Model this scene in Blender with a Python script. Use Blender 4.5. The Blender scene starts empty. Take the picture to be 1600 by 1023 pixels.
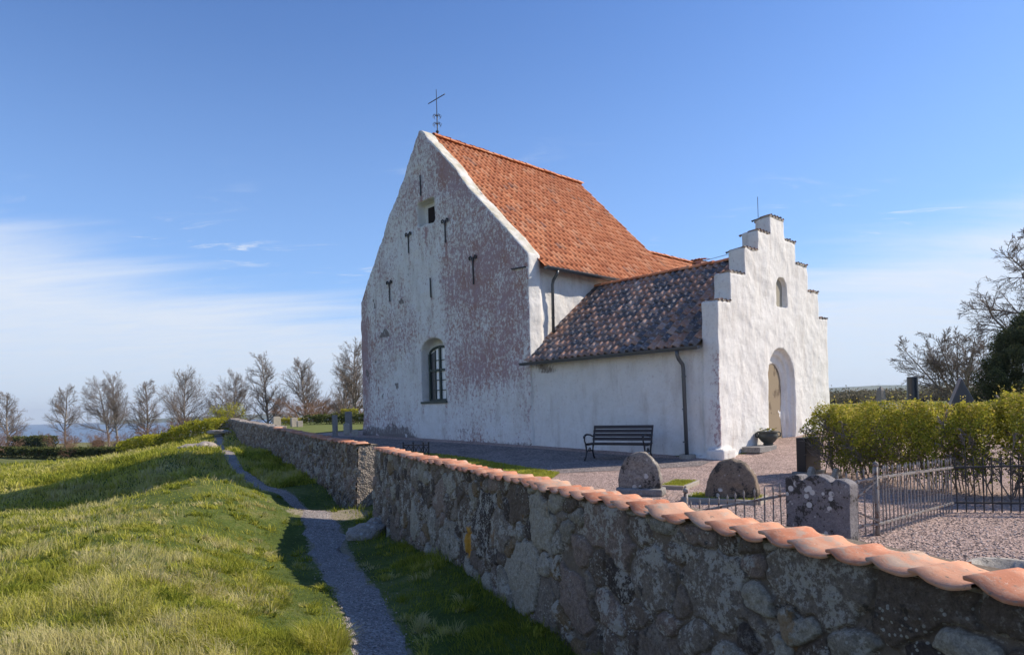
import bpy, bmesh, math, random
import numpy as np
from mathutils import Vector, Matrix
random.seed(7)
rng = np.random.default_rng(11)
R = math.radians
C = bpy.context.scene.collection
SC = bpy.context.scene

# ------------------------------------------------------------------ camera, light, sky
EYE = 1.4
cam = bpy.data.objects.new('camera', bpy.data.cameras.new('camera'))
C.objects.link(cam)
cam.location = (0, 0, EYE)
cam.rotation_euler = (R(90), R(1.6), 0)
cam.data.sensor_width = 36
cam.data.lens = 36 * 1030 / 1600
cam.data.shift_y = 126.5 / 1600
cam.data.clip_start = 0.1
cam.data.clip_end = 30000
SC.camera = cam

SUN_AZ, SUN_EL = 11.5, 38.0          # azimuth measured from +X towards +Y
sun = bpy.data.objects.new('sun', bpy.data.lights.new('sun', 'SUN'))
C.objects.link(sun)
sun.data.energy = 4.6
sun.data.angle = R(0.5)
sun.data.color = (1.0, 0.89, 0.74)
sd = Vector((math.cos(R(SUN_EL)) * math.cos(R(SUN_AZ)), math.cos(R(SUN_EL)) * math.sin(R(SUN_AZ)), math.sin(R(SUN_EL))))
sun.rotation_euler = sd.to_track_quat('Z', 'Y').to_euler()
SC.view_settings.view_transform = 'Standard'
SC.view_settings.look = 'None'
SC.view_settings.gamma = 1
SC.view_settings.exposure = 0.38
SC.cycles.max_bounces = 6
SC.cycles.diffuse_bounces = 3
SC.cycles.transparent_max_bounces = 8
SC.cycles.use_denoising = True

# ------------------------------------------------------------------ node helper
class NT:
    def __init__(s, tree):
        s.t = tree; s.n = tree.nodes; s.l = tree.links
    def new(s, typ, **kw):
        n = s.n.new(typ)
        for k, v in kw.items(): setattr(n, k, v)
        return n
    def put(s, sock, v):
        if isinstance(v, bpy.types.NodeSocket): s.l.new(v, sock)
        elif v is not None:
            if hasattr(sock.default_value, '__len__'):
                if not hasattr(v, '__len__'): v = (v, v, v)
                d = len(sock.default_value); v = tuple(v)
                sock.default_value = (v + (1.0,))[:d] if len(v) < d else v[:d]
            else: sock.default_value = v
    def coord(s, kind='Object'): return s.new('ShaderNodeTexCoord').outputs[kind]
    def map(s, v, scale=(1, 1, 1), loc=(0, 0, 0), rot=(0, 0, 0)):
        m = s.new('ShaderNodeMapping'); s.put(m.inputs[0], v)
        m.inputs['Scale'].default_value = scale; m.inputs['Location'].default_value = loc; m.inputs['Rotation'].default_value = rot
        return m.outputs[0]
    def noise(s, v, scale, detail=5, rough=0.55, dist=0.0, out='Fac'):
        n = s.new('ShaderNodeTexNoise'); s.put(n.inputs['Vector'], v)
        n.inputs['Scale'].default_value = scale; n.inputs['Detail'].default_value = detail
        n.inputs['Roughness'].default_value = rough; n.inputs['Distortion'].default_value = dist
        return n.outputs[out]
    def voro(s, v, scale, feature='F1', out='Distance', rand=1.0):
        n = s.new('ShaderNodeTexVoronoi', feature=feature); s.put(n.inputs['Vector'], v)
        n.inputs['Scale'].default_value = scale; n.inputs['Randomness'].default_value = rand
        return n.outputs[out]
    def ramp(s, f, stops, interp='LINEAR'):
        r = s.new('ShaderNodeValToRGB'); s.put(r.inputs[0], f); cr = r.color_ramp; cr.interpolation = interp
        while len(cr.elements) < len(stops): cr.elements.new(0.5)
        for e, (p, c) in zip(cr.elements, stops):
            e.position = p; e.color = (c, c, c, 1) if not hasattr(c, '__len__') else (*c, 1)
        return r.outputs[0]
    def mix(s, f, a, b, mode='MIX'):
        m = s.new('ShaderNodeMix', data_type='RGBA', blend_type=mode)
        s.put(m.inputs[0], f); s.put(m.inputs[6], a); s.put(m.inputs[7], b)
        return m.outputs[2]
    def m(s, op, a, b=None, c=None, clamp=False):
        n = s.new('ShaderNodeMath', operation=op, use_clamp=clamp)
        s.put(n.inputs[0], a); s.put(n.inputs[1], b)
        if c is not None: s.put(n.inputs[2], c)
        return n.outputs[0]
    def sstep(s, f, a, b):
        n = s.new('ShaderNodeMapRange', interpolation_type='SMOOTHSTEP'); s.put(n.inputs[0], f)
        n.inputs[1].default_value = a; n.inputs[2].default_value = b
        return n.outputs[0]
    def attr(s, name, out='Fac'):
        return s.new('ShaderNodeAttribute', attribute_name=name).outputs[out]
    def sep(s, v):
        n = s.new('ShaderNodeSeparateXYZ'); s.put(n.inputs[0], v); return n.outputs
    def comb(s, x, y, z):
        n = s.new('ShaderNodeCombineXYZ'); s.put(n.inputs[0], x); s.put(n.inputs[1], y); s.put(n.inputs[2], z); return n.outputs[0]
    def bump(s, h, strength=0.3, dist=0.02, normal=None):
        b = s.new('ShaderNodeBump'); s.put(b.inputs['Height'], h)
        b.inputs['Strength'].default_value = strength; b.inputs['Distance'].default_value = dist
        if normal is not None: s.put(b.inputs['Normal'], normal)
        return b.outputs[0]

def material(name, fn, rough=0.9, spec=0.3, metal=0.0):
    mt = bpy.data.materials.new(name); mt.use_nodes = True
    N = NT(mt.node_tree); b = N.n['Principled BSDF']
    b.inputs['Roughness'].default_value = rough
    b.inputs['Specular IOR Level'].default_value = spec
    b.inputs['Metallic'].default_value = metal
    r = fn(N)
    if not isinstance(r, dict): r = {'Base Color': r}
    for k, v in r.items():
        if k != 'Surface': N.put(b.inputs[k], v)
    if 'Surface' in r: N.l.new(r['Surface'], N.n['Material Output'].inputs['Surface'])
    return mt

# world
w = bpy.data.worlds.new('World'); SC.world = w; w.use_nodes = True
N = NT(w.node_tree)
bg = N.n['Background']
sky = N.new('ShaderNodeTexSky', sky_type='NISHITA')
sky.sun_disc = False; sky.sun_elevation = R(SUN_EL); sky.sun_rotation = R(90 - SUN_AZ)
sky.altitude = 60; sky.air_density = 1.0; sky.dust_density = 0.35; sky.ozone_density = 3.2
d = N.coord('Generated'); x, y, z = N.sep(d)
zc = N.m('MAXIMUM', z, 0.02)
pl = N.comb(N.m('DIVIDE', x, N.m('ADD', zc, 0.10)), N.m('DIVIDE', y, N.m('ADD', zc, 0.10)), 0.0)
streak = N.noise(N.map(pl, (0.35, 1.6, 1), rot=(0, 0, R(-18))), 1.5, 8, 0.6, 0.6)
fine = N.noise(N.map(pl, (0.8, 2.2, 1), rot=(0, 0, R(-25))), 3.2, 8, 0.65, 0.9)
edge = N.m('ADD', N.m('MULTIPLY', N.m('ABSOLUTE', N.m('SUBTRACT', x, 0.03)), 0.20), 0.112)
e2 = N.m('ADD', edge, N.m('MULTIPLY', N.m('SUBTRACT', streak, 0.5), 0.16))
bank = N.sstep(N.m('SUBTRACT', e2, z), -0.035, 0.085)
bank = N.m('MULTIPLY', bank, N.m('ADD', 0.62, N.m('MULTIPLY', fine, 0.55), clamp=True))
band = N.sstep(N.m('SUBTRACT', 0.40, z), 0.0, 0.14)
wisp = N.m('MULTIPLY', N.sstep(fine, 0.54, 0.76), N.m('MULTIPLY', band, N.sstep(N.noise(pl, 0.9, 3), 0.45, 0.62)))
wisp = N.m('MULTIPLY', wisp, 0.85)
puff = N.noise(N.map(pl, (1.0, 3.0, 1), loc=(3.1, 1.7, 0)), 4.0, 5, 0.5)
cl = N.m('MAXIMUM', N.m('MULTIPLY', bank, 0.92), wisp)
hazef = N.m('MULTIPLY', N.sstep(N.m('SUBTRACT', 0.60, z), 0.0, 0.60), 0.5)
skyc = N.mix(1.0, sky.outputs[0], (0.80, 1.04, 1.40), 'MULTIPLY')
skyc = N.mix(hazef, skyc, (3.3, 5.2, 8.2))
low = N.mix(N.sstep(z, 0.0, 0.22), (5.4, 6.0, 6.9), (6.5, 6.9, 7.5))
skyc = N.mix(cl, skyc, low)
N.put(bg.inputs[0], skyc); bg.inputs[1].default_value = 0.10

# ------------------------------------------------------------------ numpy noise
def _h(ix, iy, iz):
    n = (ix.astype(np.int64) * 374761393 + iy.astype(np.int64) * 668265263 + iz.astype(np.int64) * 2147483647 + 1013904223) & 0xffffffff
    n = ((n ^ (n >> 13)) * 1274126177) & 0xffffffff
    n = ((n ^ (n >> 15)) * 2246822519) & 0xffffffff
    return ((n ^ (n >> 16)) & 0xffffff) / float(0xffffff)
def vnoise(p):
    f = np.floor(p); i = f.astype(np.int64); t = p - f; t = t * t * (3 - 2 * t)
    r = 0
    for a in (0, 1):
        wa = t[:, 0] if a else 1 - t[:, 0]
        for b in (0, 1):
            wb = t[:, 1] if b else 1 - t[:, 1]
            for c in (0, 1):
                wc = t[:, 2] if c else 1 - t[:, 2]
                r = r + wa * wb * wc * _h(i[:, 0] + a, i[:, 1] + b, i[:, 2] + c)
    return r
def fbm(p, scale=1.0, oct=4, gain=0.5):
    p = np.asarray(p, float)
    if p.ndim == 1: p = p[None]
    if p.shape[1] == 2: p = np.concatenate([p, np.zeros((len(p), 1))], 1)
    r = 0; a = 1; s = 0; q = p * scale
    for k in range(oct):
        r = r + a * vnoise(q + 17.3 * k); s += a; a *= gain; q = q * 2.03
    return r / s
def ss(x, a, b):
    t = np.clip((x - a) / (b - a), 0, 1); return t * t * (3 - 2 * t)

# ------------------------------------------------------------------ mesh helpers
def tag(o, label=None, cat=None, group=None, kind=None):
    if label: o['label'] = label
    if cat: o['category'] = cat
    if group: o['group'] = group
    if kind: o['kind'] = kind
    return o
def empty(name, loc=(0, 0, 0), rz=0.0, **kw):
    o = bpy.data.objects.new(name, None); C.objects.link(o); o.location = loc; o.rotation_euler = (0, 0, rz)
    o.empty_display_size = 0.2
    return tag(o, **kw)
def link_mesh(name, me, mat=None, parent=None, smooth=False, **kw):
    if mat is not None: me.materials.append(mat)
    if smooth: me.polygons.foreach_set('use_smooth', np.ones(len(me.polygons), bool))
    o = bpy.data.objects.new(name, me); C.objects.link(o)
    if parent is not None: o.parent = parent
    return tag(o, **kw)
def np_mesh(name, V, faces_by_n, attrs=None):
    """faces_by_n: list of int arrays (k,n)"""
    me = bpy.data.meshes.new(name)
    V = np.asarray(V, np.float32); me.vertices.add(len(V)); me.vertices.foreach_set('co', V.ravel())
    faces_by_n = [f for f in faces_by_n if len(f)]
    nl = sum(f.size for f in faces_by_n); nf = sum(len(f) for f in faces_by_n)
    me.loops.add(nl); me.polygons.add(nf)
    me.loops.foreach_set('vertex_index', np.concatenate([f.ravel() for f in faces_by_n]).astype(np.int32))
    tot = np.concatenate([np.full(len(f), f.shape[1]) for f in faces_by_n]).astype(np.int32)
    me.polygons.foreach_set('loop_start', (np.cumsum(tot) - tot).astype(np.int32))
    try: me.polygons.foreach_set('loop_total', tot)
    except Exception: pass
    me.update(calc_edges=True); me.validate()
    for k, a in (attrs or {}).items():
        at = me.attributes.new(k, 'FLOAT', 'POINT'); at.data.foreach_set('value', np.asarray(a, np.float32))
    return me

class MB:
    def __init__(s): s.v = []; s.f = []; s.a = []
    def add(s, vs, fs, a=0.0):
        o = len(s.v); s.v += [tuple(v) for v in vs]; s.f += [tuple(i + o for i in f) for f in fs]; s.a += [a] * len(vs); return s
    def box(s, x0, x1, y0, y1, z0, z1, a=0.0):
        v = [(x, y, z) for z in (z0, z1) for y in (y0, y1) for x in (x0, x1)]
        return s.add(v, [(0, 2, 3, 1), (4, 5, 7, 6), (0, 1, 5, 4), (2, 6, 7, 3), (0, 4, 6, 2), (1, 3, 7, 5)], a)
    def obox(s, c, ax, ay, az, a=0.0):
        c = np.array(c, float); ax, ay, az = map(lambda q: np.array(q, float), (ax, ay, az))
        v = [c + i * ax + j * ay + k * az for k in (-1, 1) for j in (-1, 1) for i in (-1, 1)]
        return s.add(v, [(0, 2, 3, 1), (4, 5, 7, 6), (0, 1, 5, 4), (2, 6, 7, 3), (0, 4, 6, 2), (1, 3, 7, 5)], a)
    def bar(s, p, q, wx, wy=None, a=0.0):
        p = Vector(p); q = Vector(q); d = (q - p); L = d.length; d.normalize()
        up = Vector((0, 0, 1)) if abs(d.z) < 0.95 else Vector((1, 0, 0))
        sx = d.cross(up).normalized(); sy = sx.cross(d)
        wy = wy or wx
        return s.obox((p + q) / 2, sx * wx / 2, d * L / 2, sy * wy / 2, a)
    def tube(s, pts, rad, n=8, cap=True, a=0.0):
        pts = [Vector(p) for p in pts]
        if not hasattr(rad, '__len__'): rad = [rad] * len(pts)
        vs = []; fs = []; prev = None
        for i, p in enumerate(pts):
            d = (pts[min(i + 1, len(pts) - 1)] - pts[max(i - 1, 0)]).normalized()
            if prev is None: u = d.orthogonal().normalized()
            else: u = (prev - d * prev.dot(d)).normalized()
            prev = u; w_ = d.cross(u)
            for k in range(n):
                t = 2 * math.pi * k / n; vs.append(p + (u * math.cos(t) + w_ * math.sin(t)) * rad[i])
        for i in range(len(pts) - 1):
            for k in range(n):
                k2 = (k + 1) % n; fs.append((i * n + k, i * n + k2, (i + 1) * n + k2, (i + 1) * n + k))
        if cap:
            fs.append(tuple(range(n - 1, -1, -1))); fs.append(tuple((len(pts) - 1) * n + k for k in range(n)))
        return s.add(vs, fs, a)
    def lathe(s, prof, n=20, c=(0, 0, 0), a=0.0):
        vs = []; fs = []
        for r, z_ in prof:
            for k in range(n):
                t = 2 * math.pi * k / n; vs.append((c[0] + r * math.cos(t), c[1] + r * math.sin(t), c[2] + z_))
        for i in range(len(prof) - 1):
            for k in range(n):
                k2 = (k + 1) % n; fs.append((i * n + k, i * n + k2, (i + 1) * n + k2, (i + 1) * n + k))
        fs.append(tuple(range(n - 1, -1, -1))); fs.append(tuple((len(prof) - 1) * n + k for k in range(n)))
        return s.add(vs, fs, a)
    def prism(s, poly, fn, d0, d1, a=0.0):
        """poly 2D list, fn(u,v,d)->xyz"""
        n = len(poly)
        vs = [fn(u, v, d0) for u, v in poly] + [fn(u, v, d1) for u, v in poly]
        fs = [tuple(range(n)), tuple(range(2 * n - 1, n - 1, -1))] + [(i, i + n, (i + 1) % n + n, (i + 1) % n) for i in range(n)]
        return s.add(vs, fs, a)
    def mesh(s, name, fixn=True):
        me = bpy.data.meshes.new(name); me.from_pydata(s.v, [], s.f)
        if fixn:
            bm = bmesh.new(); bm.from_mesh(me); bmesh.ops.recalc_face_normals(bm, faces=bm.faces); bm.to_mesh(me); bm.free()
        at = me.attributes.new('rnd', 'FLOAT', 'POINT'); at.data.foreach_set('value', np.array(s.a, np.float32))
        me.update(); return me
    def build(s, name, mat, parent=None, smooth=False, bevel=0.0, fixn=True, **kw):
        o = link_mesh(name, s.mesh(name, fixn), mat, parent, smooth, **kw)
        if bevel:
            b = o.modifiers.new('bevel', 'BEVEL'); b.width = bevel; b.segments = 2; b.limit_method = 'ANGLE'
        return o

def evaluated(ob):
    dg = bpy.context.evaluated_depsgraph_get(); dg.update()
    return bpy.data.meshes.new_from_object(ob.evaluated_get(dg))
def tmp_obj(me): o = bpy.data.objects.new('tmp', me); C.objects.link(o); return o
def cut(me, cutters):
    ob = tmp_obj(me); cs = []
    for i, c in enumerate(cutters):
        co = tmp_obj(c); cs.append(co)
        md = ob.modifiers.new('b%d' % i, 'BOOLEAN'); md.operation = 'DIFFERENCE'; md.object = co; md.solver = 'EXACT'
    r = evaluated(ob)
    for o in cs + [ob]: bpy.data.objects.remove(o)
    return r
def remesh(me, vox, smooth=4):
    ob = tmp_obj(me); md = ob.modifiers.new('r', 'REMESH'); md.mode = 'VOXEL'; md.voxel_size = vox
    if smooth:
        sm = ob.modifiers.new('s', 'SMOOTH'); sm.factor = 0.5; sm.iterations = smooth
    r = evaluated(ob); bpy.data.objects.remove(ob); return r
def join_me(mes):
    bm = bmesh.new()
    for m_ in mes: bm.from_mesh(m_)
    r = bpy.data.meshes.new('j'); bm.to_mesh(r); bm.free(); return r
def get_v(me):
    a = np.empty(len(me.vertices) * 3, np.float32); me.vertices.foreach_get('co', a); return a.reshape(-1, 3).astype(float)
def get_n(me):
    a = np.empty(len(me.vertices) * 3, np.float32); me.vertex_normals.foreach_get('vector', a); return a.reshape(-1, 3).astype(float)
def set_v(me, V): me.vertices.foreach_set('co', V.astype(np.float32).ravel()); me.update()
def add_attr(me, k, a):
    at = me.attributes.new(k, 'FLOAT', 'POINT'); at.data.foreach_set('value', np.asarray(a, np.float32))
def arch(x0, x1, z0, zs, n=14, rise=None):
    c = (x0 + x1) / 2; r = (x1 - x0) / 2; rise = rise or r
    p = [(x0, z0), (x1, z0)]
    for k in range(n + 1):
        t = math.pi * k / n; p.append((c + r * math.cos(t), zs + rise * math.sin(t)))
    return p
def copy_tree(o, parent=None):
    c = o.copy(); C.objects.link(c); c.parent = parent
    for ch in list(o.children): copy_tree(ch, c)
    return c

# ------------------------------------------------------------------ terrain functions
def yard_z(X, Y):
    t = 0.5 * X + Y - 18
    s = np.log1p(np.exp(np.clip(t * 1.2, -30, 50))) / 1.2
    v = 0.1 * s
    return 0.78 * (1 - np.exp(-v / 0.78 * 1.25))
CP = np.array([
 (3.4,0,-.85),(2.2,3,-.85),(.5,7,-.97),(-1.05,10.1,-.97),(-1.9,12.5,-1.14),(-3,14.9,-1.24),(-4.3,17.2,-1.1),(-5.7,20,-.92),(-8.4,25,-.56),(-12.7,32.7,-.32),(-17.5,41.3,.35),(-20.5,47,.5),
 (.3,2,-1.03),(-.4,4,-1.05),(-1.25,6.7,-1.1),(-2.55,10.5,-1.22),(-3.75,13.8,-1.34),(-4.6,12.8,-1.36),(-3.2,10.0,-1.2),(-5.7,18.1,-1.28),(-8.2,21.3,-.95),(-10.6,25.5,-.66),(-15.1,34,-.4),
 (-1.75,5.5,-1.03),(-2.3,5.5,-.72),(-3.2,5.8,-.50),(-4.5,5.4,-.48),(-1.9,2.5,-.6),(-1.0,2.5,-.85),(-3.2,8.2,-.82),(-4.1,8.6,-.55),(-7,8,-.5),(-5.6,11,-.64),(-4.6,10.8,-.98),
 (-5.5,13.4,-1.08),(-6.2,13.6,-.74),(-6.5,15.5,-.62),(-7.9,17.6,-.26),(-8.7,16.5,-.32),(-9.9,15.5,-.72),(-12.1,15.5,-.75),(-18,15,-.9),(-12,10,-.62),(-20,10,-.8),(-8.3,19.6,-.9),(-9.8,19.6,-1.15),(-12,19.6,-1.35),(-15,19,-1.5),(-24,21,-1.7),(-10.4,23.2,-.8),
 (-13.7,26,-.02),(-14.9,25.5,-.34),(-16.7,24.5,-.70),(-17.2,21.8,-1.15),(-17.4,38,-.35),(-20.5,42,-.12),(-27,50,-1.33),(-48,61,-1.7),(-40,62,-1.8),(-60,62,-2.),(-40,40,-1.7),(-24,34,-1.05),(-30,30,-1.5),(-19,32,-.6),
 (0,0,-.75),(-3,0,-.5),(-3,-5,-.5),(5,-5,-.9),(5,10,-1.),(5,20,-.9),(-3,30,-.6),(-10,45,.2),(-20,55,.2),(-10,70,.1)], float)
def _U(r2): return np.where(r2 > 1e-9, r2 * np.log(np.maximum(r2, 1e-9)), 0)
_A = _U(((CP[:, None, :2] - CP[None, :, :2]) ** 2).sum(-1)) + np.eye(len(CP)) * 0.03
_P = np.concatenate([np.ones((len(CP), 1)), CP[:, :2]], 1)
_K = np.block([[_A, _P], [_P.T, np.zeros((3, 3))]])
_W = np.linalg.solve(_K, np.concatenate([CP[:, 2], np.zeros(3)]))
def tps(X, Y):
    out = np.empty(X.size); x_ = X.ravel(); y_ = Y.ravel()
    for i in range(0, x_.size, 20000):
        a = x_[i:i + 20000]; b = y_[i:i + 20000]
        r2 = (a[:, None] - CP[None, :, 0]) ** 2 + (b[:, None] - CP[None, :, 1]) ** 2
        out[i:i + 20000] = _U(r2) @ _W[:-3] + _W[-3] + _W[-2] * a + _W[-1] * b
    return out.reshape(X.shape)
def wall_x(Y):      # outer face line of the boundary wall
    a = 2.05 - 0.425 * (Y - 3.25); b = -3.9 - 0.554 * (Y - 17.0)
    return np.where(Y < 16.3, a, b)
def outer_z(X, Y):
    X = np.asarray(X, float); Y = np.asarray(Y, float)
    r = np.hypot(X, Y)
    near = np.clip(tps(np.clip(X, -65, 12), np.clip(Y, -8, 72)), -3, 1.0)
    gate = ss(Y, 15.3, 15.8) * (1 - ss(Y, 17.3, 17.9))
    right = ss(X - wall_x(Y), 0.1, 0.5) * (Y < 62)
    near = np.where(right > 0, near * (1 - right) + (np.minimum(near, yard_z(X, Y) - 0.3)) * right, near)
    tg = ss(X - wall_x(Y), 0.1, 2.1)
    base_ = np.clip(tps(np.clip(X, -65, 12), np.clip(Y, -8, 72)), -3, 1.0)
    ramp_ = np.minimum(base_, -1.0) * (1 - tg) + (yard_z(X, Y) - .02) * tg
    near = np.where((gate > 0) & (X > wall_x(Y)), near * (1 - gate) + ramp_ * gate, near)
    az = np.degrees(np.arctan2(X, np.maximum(Y, 1e-3)))
    leftside = 1 - ss(az, -12, 0)
    farL = -1.7 - 24 * ss(r, 112, 200)
    farR = 0.25 + 0.4 * np.sin(X * 0.01) - 1.5 * ss(r, 200, 600)
    far = farL * leftside + farR * (1 - leftside)
    k = ss(r, 62, 85)
    return near * (1 - k) + far * k

# ------------------------------------------------------------------ materials
def m_plaster(N, purple=True):
    o = N.coord('Object')
    wear = N.attr('wear'); dirt = N.attr('dirt')
    n1 = N.noise(o, 2.2, 6, 0.6); n2 = N.noise(N.map(o, (1, 1, .7)), 12.0, 8, 0.70, 0.4); n3 = N.noise(N.map(o, (1, 1, 0.25)), 3.0, 5, 0.6)
    white = N.mix(n1, (0.68, 0.665, 0.63), (0.84, 0.825, 0.79))
    white = N.mix(N.sstep(n3, 0.45, 0.8), white, (0.58, 0.545, 0.50))
    white = N.mix(N.m('MULTIPLY', N.sstep(N.noise(o, 14, 6, 0.7), 0.52, 0.72), 0.45), white, (0.46, 0.43, 0.40))
    pur = N.mix(n2, (0.24, 0.11, 0.12), (0.46, 0.30, 0.31))
    pur = N.mix(N.sstep(N.noise(o, 1.3, 4), 0.4, 0.7), pur, (0.33, 0.15, 0.12))
    t = N.m('ADD', wear, N.m('MULTIPLY', N.m('SUBTRACT', n2, 0.5), 3.6))
    t = N.m('ADD', t, N.m('MULTIPLY', N.m('SUBTRACT', N.noise(o, 30, 5, 0.75), 0.5), 1.9))
    t = N.m('ADD', t, N.m('MULTIPLY', N.m('SUBTRACT', N.noise(N.map(o, (3.0, 3.0, .45)), 2.0, 6, .65), 0.5), 1.1))
    k = N.sstep(t, 0.22, 0.90)
    c = N.mix(N.m('MULTIPLY', k, 0.84), white, pur)
    moss = N.attr('moss')
    c = N.mix(N.m('MULTIPLY', moss, N.sstep(n1, .25, .7)), c, N.mix(n2, (0.30, 0.27, 0.17), (0.56, 0.52, 0.40)))
    dk = N.sstep(N.m('ADD', dirt, N.m('MULTIPLY', N.m('SUBTRACT', n2, 0.5), 1.1)), 0.42, 0.78)
    c = N.mix(N.m('MULTIPLY', dk, 0.9), c, N.mix(n2, (0.10, 0.085, 0.08), (0.27, 0.23, 0.21)))
    b = N.bump(N.m('ADD', N.m('MULTIPLY', n2, 0.6), N.noise(o, 40, 5, 0.6)), 0.5, 0.02)
    return {'Base Color': c, 'Normal': N.bump(N.noise(o, 4.5, 4, 0.5), 0.55, 0.05, b)}
M = {}
M['plaster'] = material('limewashed_plaster', m_plaster, 0.95, 0.15)

def m_tiles(N, dark):
    o = N.coord('Object'); r = N.attr('rnd')
    n = N.noise(o, 12, 6, 0.6); big = N.noise(o, 0.6, 4, 0.6)
    if dark:
        rr = N.m('ADD', N.m('ADD', N.m('MULTIPLY', r, .75), .12), N.m('MULTIPLY', N.m('SUBTRACT', big, 0.5), 0.9))
        c = N.ramp(rr, [(0.0, (0.075, 0.066, 0.066)), (0.28, (0.12, 0.10, 0.094)), (0.42, (0.21, 0.145, 0.115)), (0.58, (0.33, 0.165, 0.10)), (0.76, (0.44, 0.24, 0.155)), (1.0, (0.44, 0.34, 0.28))])
        c = N.mix(N.m('MULTIPLY', N.sstep(n, 0.50, 0.68), 0.7), c, (0.46, 0.42, 0.40))
        rough = N.m('ADD', 0.33, N.m('MULTIPLY', n, 0.35))
    else:
        c = N.ramp(r, [(0.0, (0.46, 0.155, 0.07)), (0.3, (0.57, 0.205, 0.09)), (0.7, (0.64, 0.25, 0.115)), (0.95, (0.68, 0.32, 0.17)), (1.0, (0.36, 0.17, 0.11))])
        c = N.mix(N.sstep(n, 0.55, 0.8), c, (0.42, 0.24, 0.15))
        c = N.mix(N.m('MULTIPLY', N.sstep(big, 0.5, 0.75), 0.35), c, (0.33, 0.13, 0.07))
        rough = 0.85
    return {'Base Color': c, 'Roughness': rough, 'Normal': N.bump(N.noise(o, 60, 4), 0.35, 0.006)}
M['tile_orange'] = material('orange_clay_tile', lambda N: m_tiles(N, False), 0.85, 0.25)
M['tile_dark'] = material('dark_engobe_tile', lambda N: m_tiles(N, True), 0.5, 0.5)
def m_coping(N):
    o = N.coord('Object'); r = N.attr('rnd')
    n = N.noise(o, 9, 7, 0.65); f = N.noise(o, 55, 5, 0.7)
    c = N.ramp(r, [(0.0, (0.42, 0.16, 0.09)), (0.5, (0.55, 0.235, 0.135)), (1.0, (0.57, 0.32, 0.21))])
    c = N.mix(N.m('MULTIPLY', N.sstep(n, 0.44, 0.68), 0.7), c, (0.58, 0.37, 0.26))
    c = N.mix(N.sstep(f, 0.60, 0.72), c, (0.56, 0.50, 0.44))
    c = N.mix(N.sstep(N.noise(o, 24, 6, 0.75), 0.59, 0.66), c, (0.22, 0.17, 0.13))
    c = N.mix(N.m('MULTIPLY', N.sstep(N.noise(N.map(o, loc=(3, 3, 3)), 6, 7, 0.7), 0.52, 0.62), .6), c, (0.34, 0.32, 0.27))
    return {'Base Color': c, 'Normal': N.bump(N.m('ADD', f, n), 0.55, 0.008)}
M['coping'] = material('weathered_coping_tile', m_coping, 0.9, 0.2)

def m_masonry(N):
    o = N.coord('Object')
    sid = N.attr('sid'); edge = N.attr('edge'); och = N.attr('ochre')
    n = N.noise(o, 5, 8, 0.65); f = N.noise(o, 26, 9, 0.75); vf = N.noise(o, 90, 5, 0.75)
    c = N.ramp(sid, [(0.0, (0.10, 0.082, 0.075)), (0.14, (0.235, 0.19, 0.16)), (0.30, (0.27, 0.235, 0.205)), (0.44, (0.17, 0.135, 0.11)),
                     (0.58, (0.31, 0.245, 0.215)), (0.70, (0.33, 0.31, 0.27)), (0.82, (0.26, 0.19, 0.115)), (0.92, (0.44, 0.42, 0.37)), (1.0, (0.12, 0.10, 0.10))], 'CONSTANT')
    c = N.mix(1.0, c, N.ramp(f, [(0.3, 0.55), (0.7, 1.5)]), 'MULTIPLY')
    c = N.mix(1.0, c, N.ramp(vf, [(0.3, 0.58), (0.7, 1.2)]), 'MULTIPLY')
    mort = N.mix(f, (0.11, 0.09, 0.075), (0.33, 0.28, 0.23))
    mort = N.mix(N.sstep(vf, 0.60, 0.72), mort, (0.42, 0.38, 0.33))
    mort = N.mix(N.sstep(N.noise(o, 60, 3), 0.66, 0.72), mort, (0.05, 0.045, 0.04))
    k = N.sstep(N.m('ADD', edge, N.m('MULTIPLY', N.m('SUBTRACT', f, 0.5), 0.22)), 0.07, 0.14)
    c = N.mix(k, mort, c)
    # crusty pale lichen, larger plates and small spots
    lp = N.m('ADD', N.m('MULTIPLY', n, 0.62), N.m('MULTIPLY', f, 0.55))
    lm = N.sstep(N.m('ADD', lp, N.m('MULTIPLY', N.m('SUBTRACT', vf, .5), .12)), 0.590, 0.640)
    pick = N.m('FRACT', N.m('MULTIPLY', sid, 7.37))
    lm = N.m('MULTIPLY', lm, N.m('ADD', .12, N.m('MULTIPLY', N.sstep(N.m('ADD', pick, N.m('MULTIPLY', N.m('SUBTRACT', n, .5), .8)), .38, .58), .88)))
    c = N.mix(N.m('MULTIPLY', lm, 0.9), c, N.mix(vf, (0.32, 0.32, 0.30), (0.66, 0.65, 0.62)))
    sp = N.voro(N.map(o, (1, 1, 1)), 30, out='Distance')
    spm = N.m('MULTIPLY', N.sstep(N.m('SUBTRACT', 0.30, sp), 0.0, 0.06), N.sstep(N.noise(o, 3.2, 5, 0.6), 0.48, 0.60))
    c = N.mix(N.m('MULTIPLY', spm, 0.85), c, (0.50, 0.51, 0.48))
    bl = N.sstep(N.noise(N.map(o, loc=(7, 3, 1)), 4.2, 8, 0.72), 0.60, 0.66)
    c = N.mix(N.m('MULTIPLY', bl, 0.75), c, (0.045, 0.042, 0.040))
    og = N.sstep(N.noise(N.map(o, loc=(2, 9, 4)), 2.3, 6, 0.65), 0.66, 0.70)
    c = N.mix(N.m('MULTIPLY', og, 0.55), c, (0.30, 0.17, 0.05))
    c = N.mix(N.m('MULTIPLY', och, 0.95), c, N.mix(f, (0.50, 0.25, 0.03), (0.78, 0.44, 0.07)))
    c = N.mix(1.0, c, (0.84, 0.79, 0.73), 'MULTIPLY')
    b = N.bump(vf, 0.7, 0.007, N.bump(f, 0.9, 0.026))
    return {'Base Color': c, 'Normal': b}
M['masonry'] = material('fieldstone_masonry', m_masonry, 0.92, 0.25)
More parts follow.
